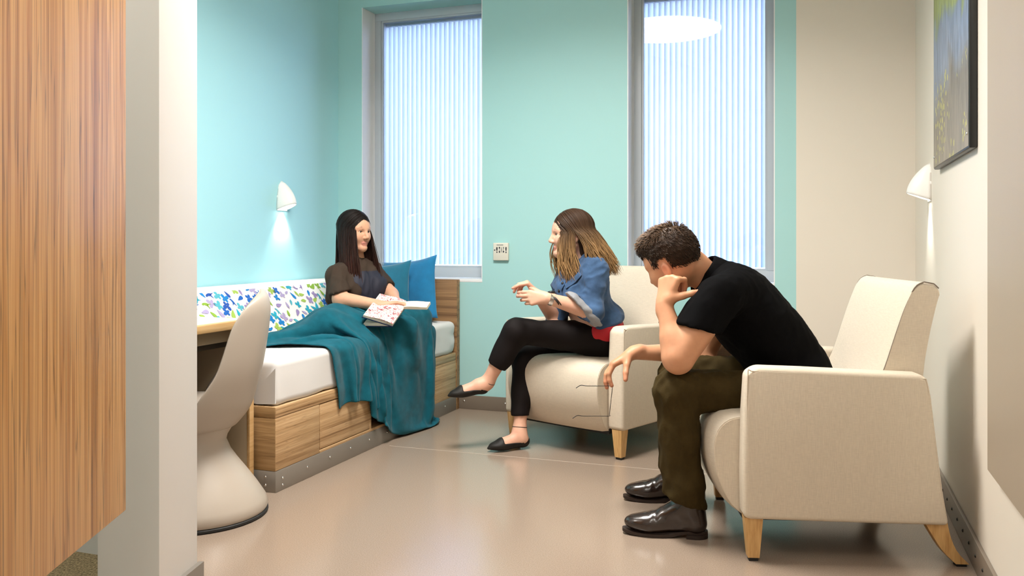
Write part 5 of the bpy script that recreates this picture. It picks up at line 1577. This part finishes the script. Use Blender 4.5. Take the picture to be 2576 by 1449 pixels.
    S.ell(wc, (ad, C(0, 0.95, 0.1), np.cross(ad, C(0, 0.95, 0.1))), (0.021, 0.008, 0.02), 0.005); V, F = S.mesh(); from_np('watch_case', V, F, 'black_metal', b, 180)
    band('bracelet', wr_l + ad * 0.042, 0.0335, 0.006, 'black_rubber', nrm(ad + C(0, 0.12, 0))); band('bracelet', wr_l + ad * 0.053, 0.0348, 0.004, 'black_rubber', nrm(ad + C(0, 0.2, 0)))
    # ankle cord
    ak = an_r + nrm(kn_r - an_r) * 0.018; band('anklet', ak, 0.0355, 0.003, 'black_rubber', nrm(kn_r - an_r))
    ak = an_l + nrm(kn_l - an_l) * 0.01; band('anklet', ak, 0.0355, 0.003, 'black_rubber', nrm(kn_l - an_l))
    # hair
    back = -h.f
    def drape(s, b, t):
        if b < 0.22:      # front locks fall over the chest
            return np.array([0, 0, -0.035 * t]) - h.f * 0.012 + h.r * s * 0.01 * t + h.f * 0.03 * math.sin(t * 3.0)
        return back * (0.075 * t ** 1.1 * (0.35 + 0.65 * b) + 0.035 * t) + h.r * s * (0.045 * math.sin(min(1, t * 1.4) * math.pi * 0.5)) * (1 - b * 0.7)
    v, f, c = long_hair(h, 1450, 11, 0.012, 0.235, drape, (0.042, 0.021, 0.011), (0.40, 0.235, 0.10), (0.0014, 0.0031), 0.62, 0.014)
    S = Solid(h.o - 0.2, h.o + 0.2, 0.0055); ax = (h.f, h.r, h.u); k = h.k
    S.ell(h.p(-0.022, 0, 0.034), ax, (0.103 * k, 0.083 * k, 0.096 * k), 0.01)
    S.cone(h.p(-0.045, 0, -0.02), h.p(-0.06, 0, -0.12), 0.066, 0.052, 0.04)
    o = h.o
    def cut(X, Y, Z):
        x = ((X - o[0]) * h.f[0] + (Y - o[1]) * h.f[1] + (Z - o[2]) * h.f[2]) / k; z = ((X - o[0]) * h.u[0] + (Y - o[1]) * h.u[1] + (Z - o[2]) * h.u[2]) / k
        return np.minimum(x - 0.028, 0.068 - z) * 0.7 + 0 * Y
    S.clip(cut, h.o - 0.25, h.o + 0.25)
    V, F = S.mesh(2)
    cc = np.tile(np.array((0.05, 0.027, 0.015)), (len(V), 1))
    from_np('hair', np.vstack([V, v]), F.tolist() + [[i + len(V) for i in q] for q in f], 'hair', w, 180, np.vstack([cc, c]))
    return w
def relax_line(p):
    for _ in range(3): p[1:-1] = (p[:-2] + 2 * p[1:-1] + p[2:]) / 4
    return p
build_woman()

# ------------------------------------------------------------------ GIRL on the bed
def build_girl():
    loc = np.array([-2.47, 4.25, MT])
    g = empty('person', loc, label='girl with long dark hair and brown T-shirt sitting on the bed under the blanket', cat='person')
    f0 = C(0.72, 0, -0.69); la = C(0.69, 0, 0.72)             # facing, her left
    up = nrm(P(893, 668, 4.92) - P(905, 800, 4.90)); th = nrm(f0 - up * (f0 @ up)); la = np.cross(up, th)
    hipc = P(905, 800, 4.90)
    sh_r, sh_l = P(851, 688, 4.80), P(940, 686, 5.02)
    el_r, wr_r = P(856, 752, 4.68), P(962, 768, 4.62)
    el_l, wr_l = P(984, 742, 4.93), P(1000, 768, 4.72)
    nb, nt = P(896, 656, 4.92), P(893, 620, 4.91)
    h = Head(P(893, 583, 4.89), C(0.80, -0.04, -0.60), C(0.02, 1, 0), 0.93)
    kn_r, kn_l = np.array([-2.40, 3.88, 0.635]), np.array([-2.215, 4.58, 0.625])
    an_r, an_l = np.array([-2.22, 4.22, 0.615]), np.array([-2.30, 4.10, 0.625])
    hip_r, hip_l = hipc - la * 0.09, hipc + la * 0.09
    hip_r[2] = hip_l[2] = 0.655
    pts = np.array([sh_r, sh_l, el_r, wr_r, el_l, wr_l, kn_r, kn_l, an_r, an_l, h.o, hipc])
    lo = pts.min(0) - 0.2; hi = pts.max(0) + 0.2; hi[2] = h.o[2] + 0.15; lo[2] = MT - 0.03
    B = Solid(lo, hi, 0.0095, [(h.o, 0.10, 0.0027), (wr_r + C(0.8, -.1, 0) * 0.06, 0.08, 0.0038), (wr_l, 0.07, 0.004)])
    T = ((905, 800, 0.11, 0.115, 0.155, 4.90), (902, 752, 0.11, 0.105, 0.130, 4.91), (895, 708, 0.10, 0.105, 0.135, 4.92), (894, 682, 0.06, 0.075, 0.140, 4.92))
    def torso(S, q, i0=0):
        for x, y, a, b, c, d in T[i0:]: S.ell(P(x, y, d), (up, th, la), (a + q, b + q, c + q), 0.06)
        for s in (1, -1): S.ell(P(896, 722, 4.92) + th * 0.07 + la * 0.06 * s, (up, th, la), (0.05 + q, 0.05 + q, 0.055 + q), 0.05)
    torso(B, -0.014)
    B.cone(nb, nt, 0.049, 0.043, 0.03); B.cone(nt, h.p(-0.02, 0, -0.03), 0.043, 0.043, 0.02)
    add_head(B, h)
    for a, b, c in ((sh_r, el_r, wr_r), (sh_l, el_l, wr_l)):
        B.cone(a, b, 0.046, 0.040, 0.03); B.cone(b, c, 0.042, 0.025, 0.02)
    for a, b, c in ((hip_r, kn_r, an_r), (hip_l, kn_l, an_l)):
        B.cone(a, b, 0.078, 0.055, 0.04); B.cone(b, c, 0.05, 0.036, 0.03); B.cone(c, c + nrm(c - b) * 0.14, 0.036, 0.025, 0.02)
    e1 = add_hand(B, wr_r, C(0.93, 0.12, 0.30), C(0.15, -1, -0.1), 'R', 0.90, ((0.25, 0.3, 0.2),) * 4, thumb=(0.7, 0.35, 0.2))
    e2 = add_hand(B, wr_l, C(-0.20, -0.05, -0.98), C(0, -1, 0.05), 'L', 0.88, ((0.25, 0.35, 0.25),) * 4, thumb=(0.7, 0.35, 0.2))
    V, F = B.mesh(); col = skin_col(V, SKIN_G); paint_face(V, col, h, lip=(0.50, 0.18, 0.15), brow=(0.03, 0.015, 0.01))
    from_np('body', V, F, 'skin', g, 180, col)
    add_eyes(h, g, (0.035, 0.018, 0.010), (1, -0.12, 0))
    # T-shirt, loose
    S = Solid(lo, hi, 0.0085, [(sh_r, 0.09, 0.006)])
    torso(S, 0.010)
    S.ell(P(900, 735, 4.91), (up, th, la), (0.13, 0.125, 0.150), 0.06)
    S.cone(sh_r, el_r, 0.054, 0.060, 0.04, clips=[(P(858, 737, 4.72), C(0.28, -0.95, -0.1))])
    S.cone(sh_r + C(-0.3, -0.5, 0) * 0.03, P(842, 748, 4.80), 0.050, 0.050, 0.05)
    S.cone(sh_l, el_l, 0.054, 0.056, 0.04, clips=[(sh_l + (el_l - sh_l) * 0.72, el_l - sh_l)])
    S.cone(nb - up * 0.02, nb + up * 0.012, 0.068, 0.058, 0.03, clips=[(nb + up * 0.008, up)])
    V, F = S.mesh()
    V = fold(V, F, 0.012, 10, up * 0.7 + th * 0.5, 2.2, 2.0); V = fold(V, F, 0.006, 24, up + la * 0.4, 3.0, 7.0, True)
    from_np('t_shirt', V, F, 'tee', g, 180)
    JV, JN = V, normals_np(V, F)
    # dark blue print on the chest follows the shirt front
    L = (JV - P(905, 722, 4.92)); x = L @ la; z = L @ up; y = L @ th
    keep = (np.abs(x + 0.25 * np.maximum(z, 0)) < 0.10 + 0.012 * np.sin(z * 60)) & (z < 0.085) & (z > -0.15) & (y > 0.02) & (JN @ th > 0.15)
    fm = keep[F].all(1); idx = np.unique(F[fm]); mp = -np.ones(len(JV), int); mp[idx] = np.arange(len(idx))
    from_np('chest_print', JV[idx] + JN[idx] * 0.0015, mp[F[fm]], 'tee_print', g, 180)
    # hair
    back = -h.f
    def drape(s, b, t):
        if s > 0 and b < 0.75: return h.f * ((0.06 + 0.05 * b) * t ** 0.8) - h.r * 0.012 * t          # right locks fall over the chest
        if s < 0 and b < 0.5: return h.f * (0.06 * t) - h.r * 0.045 * t
        return h.f * 0.015 * t - h.r * s * 0.012 * t
    v, f, c = long_hair(h, 1450, 21, 0.004, 0.43, drape, (0.010, 0.006, 0.005), (0.062, 0.022, 0.015), (0.0014, 0.0030), 0.70, 0.007)
    S = Solid(h.o - 0.2, h.o + 0.2, 0.0055); ax = (h.f, h.r, h.u); k = h.k
    S.ell(h.p(-0.022, 0, 0.034), ax, (0.102 * k, 0.082 * k, 0.095 * k), 0.01)
    S.cone(h.p(-0.045, 0, -0.02), h.p(-0.05, 0, -0.13), 0.066, 0.056, 0.04)
    o = h.o
    def cut(X, Y, Z):
        x = ((X - o[0]) * h.f[0] + (Y - o[1]) * h.f[1] + (Z - o[2]) * h.f[2]) / k; z = ((X - o[0]) * h.u[0] + (Y - o[1]) * h.u[1] + (Z - o[2]) * h.u[2]) / k
        return np.minimum(x - 0.022, 0.072 - z) * 0.7 + 0 * Y
    S.clip(cut, h.o - 0.25, h.o + 0.25)
    V, F = S.mesh(2); cc = np.tile(np.array((0.012, 0.007, 0.006)), (len(V), 1))
    from_np('hair', np.vstack([V, v]), F.tolist() + [[i + len(V) for i in q] for q in f], 'hair', g, 180, np.vstack([cc, c]))
    limbs = [(hip_r, kn_r, 0.094, 0.066), (hip_l, kn_l, 0.094, 0.064), (kn_r, an_r, 0.058, 0.045), (kn_l, an_l, 0.058, 0.045), (an_r, an_r + nrm(an_r - kn_r) * 0.14, 0.045, 0.035), (an_l, an_l + nrm(an_l - kn_l) * 0.14, 0.045, 0.035)]
    return limbs, hipc, (up, th, la)
LIMBS, HIPC, GAX = build_girl()

# ------------------------------------------------------------------ BLANKET draped over her lap (relaxed cloth)
def drape_blanket():
    na, nb_ = 104, 62; h = 0.0152
    A, Bq = np.meshgrid(np.arange(na), np.arange(nb_), indexing='ij')
    # the rear hem is tucked round her: from the bolster, over her hips and lap to the far knee
    rear = smooth_curve([(-2.66, 3.36, 0.579), (-2.64, 3.60, 0.582), (-2.60, 3.86, 0.64), (-2.56, 4.06, 0.70), (-2.47, 4.19, 0.745), (-2.345, 4.30, 0.755), (-2.31, 4.42, 0.745), (-2.34, 4.56, 0.70), (-2.40, 4.68, 0.62)], na)
    tt = np.linspace(0, 1, na)[:, None]
    hb = h * (0.80 + 0.15 * tt ** 1.5); v = Bq * hb; edge = -2.13
    rest = np.stack([A * h, v], -1).reshape(-1, 2)
    D = edge - rear[:, 0][:, None]
    over = np.maximum(v - D, 0)
    X = np.minimum(rear[:, 0][:, None] + v, edge) + 0.012 * np.sin(A * 0.42 + 1) * np.minimum(over * 6, 1)
    Y = rear[:, 1][:, None] + (0.42 * (1 - tt) ** 1.5 - 0.08 * tt ** 2) * v / 0.88
    Z = np.maximum(rear[:, 2][:, None] * np.ones_like(v), np.minimum(0.80, rear[:, 2][:, None] + v * 0.8)) - over
    Z = Z + 0.015 * np.sin(A * 0.33 + v * 6) * (v > h)
    p = np.stack([X, Y, Z], -1).reshape(-1, 3); prev = p.copy()
    idx = (A * nb_ + Bq)
    cons = []
    def RL(i, j): return np.linalg.norm(rest[i] - rest[j], axis=1)
    def grp(i, j, L):
        i, j = i.ravel(), j.ravel(); cons.append((i, j, RL(i, j)))
    for par in (0, 1):
        grp(idx[par:-1:2, :], idx[par + 1::2, :][:idx[par:-1:2, :].shape[0]], h)
        grp(idx[:, par:-1:2], idx[:, par + 1::2][:, :idx[:, par:-1:2].shape[1]], h)
    for par in (0, 1):
        grp(idx[par:-1:2, :-1], idx[par + 1::2, 1:][:idx[par:-1:2].shape[0]], h * math.sqrt(2))
        grp(idx[par:-1:2, 1:], idx[par + 1::2, :-1][:idx[par:-1:2].shape[0]], h * math.sqrt(2))
    bend = []
    for par in range(4):
        i = idx[par::4, :]; 
        if par + 2 < na:
            j = idx[par + 2::4, :]; m = min(len(i), len(j)); i, j = i[:m].ravel(), j[:m].ravel(); bend.append((i, j, RL(i, j)))
        i = idx[:, par::4]; j = idx[:, par + 2::4]; m = min(i.shape[1], j.shape[1]); i, j = i[:, :m].ravel(), j[:, :m].ravel(); bend.append((i, j, RL(i, j)))
    mtx = BX1 - 0.004
    pin = idx[:, 0].ravel(); pin_p = p[pin].copy()
    def project(i, j, L, st):
        d = p[i] - p[j]; l = np.linalg.norm(d, axis=1); k = (st * 0.5 * (l - L) / np.maximum(l, 1e-6))[:, None] * d
        p[i] -= k; p[j] += k
    th = 0.010
    def collide():
        # bed and mattress block with rounded front edge, floor, limbs, torso
        r = 0.035
        cxm = mtx - r; czm = MT - r
        dx = p[:, 0] - cxm; dz = p[:, 2] - czm
        ins = (p[:, 1] > BY0) & (p[:, 1] < BY1)
        top = ins & (dx <= 0) & (p[:, 2] < MT + th); 
        fr = ins & (dx > 0) & (dz <= 0) & (dx < r + th)
        cn = ins & (dx > 0) & (dz > 0); dd = np.sqrt(dx ** 2 + dz ** 2); cn &= dd < r + th
        for m, nx, nz, pen in ((top, 0, 1, MT + th - p[:, 2]), (fr, 1, 0, r + th - dx)):
            if m.any():
                p[m, 0] += nx * pen[m]; p[m, 2] += nz * pen[m]
                prev[m] += (p[m] - prev[m]) * np.array([0.6, 0.6, 0.6]) 
        if cn.any():
            s = (r + th - dd[cn]) / np.maximum(dd[cn], 1e-6); p[cn, 0] += dx[cn] * s; p[cn, 2] += dz[cn] * s; prev[cn] += (p[cn] - prev[cn]) * 0.4
        m = p[:, 2] < 0.008
        p[m, 2] = 0.008; prev[m] += (p[m] - prev[m]) * 0.8
        for q0, q1, r0, r1 in LIMBS:
            ba = q1 - q0; t = np.clip(((p - q0) @ ba) / (ba @ ba), 0, 1); c = q0 + t[:, None] * ba; d = p - c; l = np.linalg.norm(d, axis=1); R = r0 + (r1 - r0) * t + 0.012
            m = l < R
            if m.any():
                p[m] = c[m] + d[m] * (R[m] / np.maximum(l[m], 1e-6))[:, None]; prev[m] += (p[m] - prev[m]) * 0.5
        d = p - HIPC; q = np.stack([d @ GAX[0] / 0.21, d @ GAX[1] / 0.145, d @ GAX[2] / 0.18], 1); l = np.linalg.norm(q, axis=1); m = l < 1
        if m.any(): p[m] = HIPC + d[m] / np.maximum(l[m], 1e-3)[:, None]
        # bolster face
        m = (p[:, 0] < -2.70) & (p[:, 2] < 0.83)
        p[m, 0] = np.maximum(p[m, 0], -2.715 - (p[m, 2] - 0.58) * 0.7)
    for step in range(150):
        vel = (p - prev) * 0.965; prev = p.copy()
        p += vel; p[:, 2] -= 9.8 * 0.011 ** 2 * 0.4
        for it in range(11):
            for c in cons[:4]: project(*c, 1.0)
            for c in cons[4:]: project(*c, 0.35)
            if it % 2 == 0:
                for c in bend: project(*c, 0.02)
            p[pin] = pin_p
            if it % 3 == 2: collide()
        collide(); p[pin] = pin_p
    F = np.stack([idx[:-1, :-1].ravel(), idx[1:, :-1].ravel(), idx[1:, 1:].ravel(), idx[:-1, 1:].ravel()], 1)
    V = relax_np(p, F, 0.4)
    r1 = np.abs(noise3((V - np.outer(V @ nrm([0.75, 0.35, -0.55]), nrm([0.75, 0.35, -0.55])) * 0.75) * 5.5 + 3.0))
    am = np.clip((V[:, 2] - 0.1) / 0.3, 0.3, 1) * np.repeat(1, len(V))
    V = V + normals_np(V, F) * ((0.3 - r1) * 0.034 * am + noise3(V * 34) * 0.0016)[:, None]
    o = from_np('blanket', V, F, 'blanket', None, 180)
    md = o.modifiers.new('thick', 'SOLIDIFY'); md.thickness = 0.007; md.offset = 0
    md = o.modifiers.new('sub', 'SUBSURF'); md.levels = md.render_levels = 1
    tag(o, 'teal knit blanket draped over the girl and hanging over the bed edge to the floor', 'blanket')
drape_blanket()

# ------------------------------------------------------------------ BOOK open on her lap
def build_book():
    c = P(1004, 782, 4.58)
    bk = empty('book', c, label='open book with blue cover lying on the blanket in the girl\'s lap', cat='book')
    sp = nrm(P(1024, 766, 4.66) - P(992, 812, 4.50))                  # along the spine
    wl = nrm(P(908, 802, 4.52) - P(990, 816, 4.50)); 
    wl = nrm(wl - sp * (wl @ sp)); n = np.cross(sp, wl)
    if n[2] < 0: n = -n
    L, W = 0.225, 0.165
    base = P(1007, 792, 4.575)
    def leaf(name, sgn, tilt, w, m, z0, z1, bulge):
        nonlocal L, base
        d = nrm(wl * sgn * math.cos(tilt) + n * math.sin(tilt)); nn = nrm(np.cross(sp, d)); nn = nn if nn @ n > 0 else -nn
        k = 10; V, F = [], []
        for side in (0, 1):
            for i in range(k + 1):
                t = i / k; hgt = z0 + (z1 - z0) * side
                hgt += (bulge * math.sin(math.pi * min(1, t * 1.25)) ** 0.8 * (1 - t * 0.5)) if side else 0
                for e in (-0.5, 0.5): V.append(base + d * t * w + sp * e * L * (1.0 if name != 'cover' else 1.03) + nn * hgt)
        N = 2 * (k + 1)
        for i in range(k):
            a = 2 * i
            F += [[a, a + 1, a + 3, a + 2], [N + a, N + a + 2, N + a + 3, N + a + 1], [a, a + 2, N + a + 2, N + a], [a + 1, N + a + 1, N + a + 3, a + 3]]
        F += [[0, N, N + 1, 1], [N - 2, N - 1, 2 * N - 1, 2 * N - 2]]
        return from_np(name, V, F, m, bk, 30), d, nn
    for sgn, tilt in ((1, 0.10), (-1, -2.9)):
        leaf('cover', sgn, tilt, W + 0.006, 'book_cover', -0.004, 0.0, 0)
        leaf('page_block', sgn, tilt, W, 'paper', 0.0005, 0.012, 0.010)
        if sgn > 0: leaf('printed_page', sgn, tilt, W - 0.004, 'page_print', 0.0125, 0.0132, 0.010)
    base = base + sp * L * 0.36; L = L * 0.26
    leaf('lifted_pages', -1, 0.22, 0.135, 'paper', 0.004, 0.018, 0.004)
    return bk
def page_mat():
    m = bpy.data.materials.new('page_print'); m.use_nodes = True
    nt = m.node_tree; N = nt.nodes; L = nt.links; b = N['Principled BSDF']; b.inputs['Roughness'].default_value = 0.6
    tc = N.new('ShaderNodeTexCoord'); n = N.new('ShaderNodeTexNoise'); n.inputs['Scale'].default_value = 55; n.inputs['Detail'].default_value = 3; n.inputs['Distortion'].default_value = 1.2
    L.new(tc.outputs['Object'], n.inputs['Vector'])
    cr = N.new('ShaderNodeValToRGB'); e = cr.color_ramp.elements
    stops = [(0.30, (0.10, 0.03, 0.05)), (0.40, (0.55, 0.12, 0.14)), (0.47, (0.80, 0.62, 0.58)), (0.55, (0.85, 0.78, 0.72)), (0.64, (0.72, 0.30, 0.28)), (0.72, (0.82, 0.74, 0.68))]
    while len(e) < len(stops): e.new(0.5)
    for i, (q, c) in enumerate(stops): e[i].position = q; e[i].color = (*c, 1)
    L.new(n.outputs['Fac'], cr.inputs['Fac']); L.new(cr.outputs['Color'], b.inputs['Base Color']); MATS['page_print'] = m
page_mat()
build_book()

# ------------------------------------------------------------------ EYEGLASSES hanging from the man's hand
def build_glasses():
    d = 3.42; c = P(1537, 1008, d)
    gl = empty('eyeglasses', c, label='thin wire eyeglasses dangling from the man\'s right hand', cat='eyeglasses')
    vup = nrm(P(1541, 974, d) - P(1533, 1046, d)); dep = C(0.15, 0, 1); tmp = C(-1, 0.02, -0.1)
    def rim(cen):
        return [cen + vup * 0.025 * math.cos(a) * (1 - 0.1 * math.sin(a)) + dep * 0.019 * math.sin(a) for a in np.linspace(0, 2 * math.pi, 25)[:-1]]
    for s in (1, -1):
        cen = c + vup * 0.032 * s
        r = tube('rim', rim(cen), 0.0011, 'black_metal', gl, 6, close=True)
        V = [cen] + rim(cen); from_np('lens', V, [[0, i, i % 24 + 1] for i in range(1, 25)], 'lens_glass', r, None)
        hinge = c + vup * 0.060 * s - dep * 0.008
        pth = smooth_curve([c + vup * 0.056 * s - dep * 0.006, hinge, hinge + tmp * 0.05, hinge + tmp * 0.105, hinge + tmp * 0.128 + vup * 0.003 - dep * 0.004, hinge + tmp * 0.145 - dep * 0.016 - vup * 0.006], 20)
        tube('temple', pth, np.linspace(0.0010, 0.0016, 20), 'black_metal', gl, 6)
    tube('bridge', smooth_curve([c + vup * 0.008, c - dep * 0.006, c - vup * 0.008], 8), 0.0011, 'black_metal', gl, 6)
build_glasses()
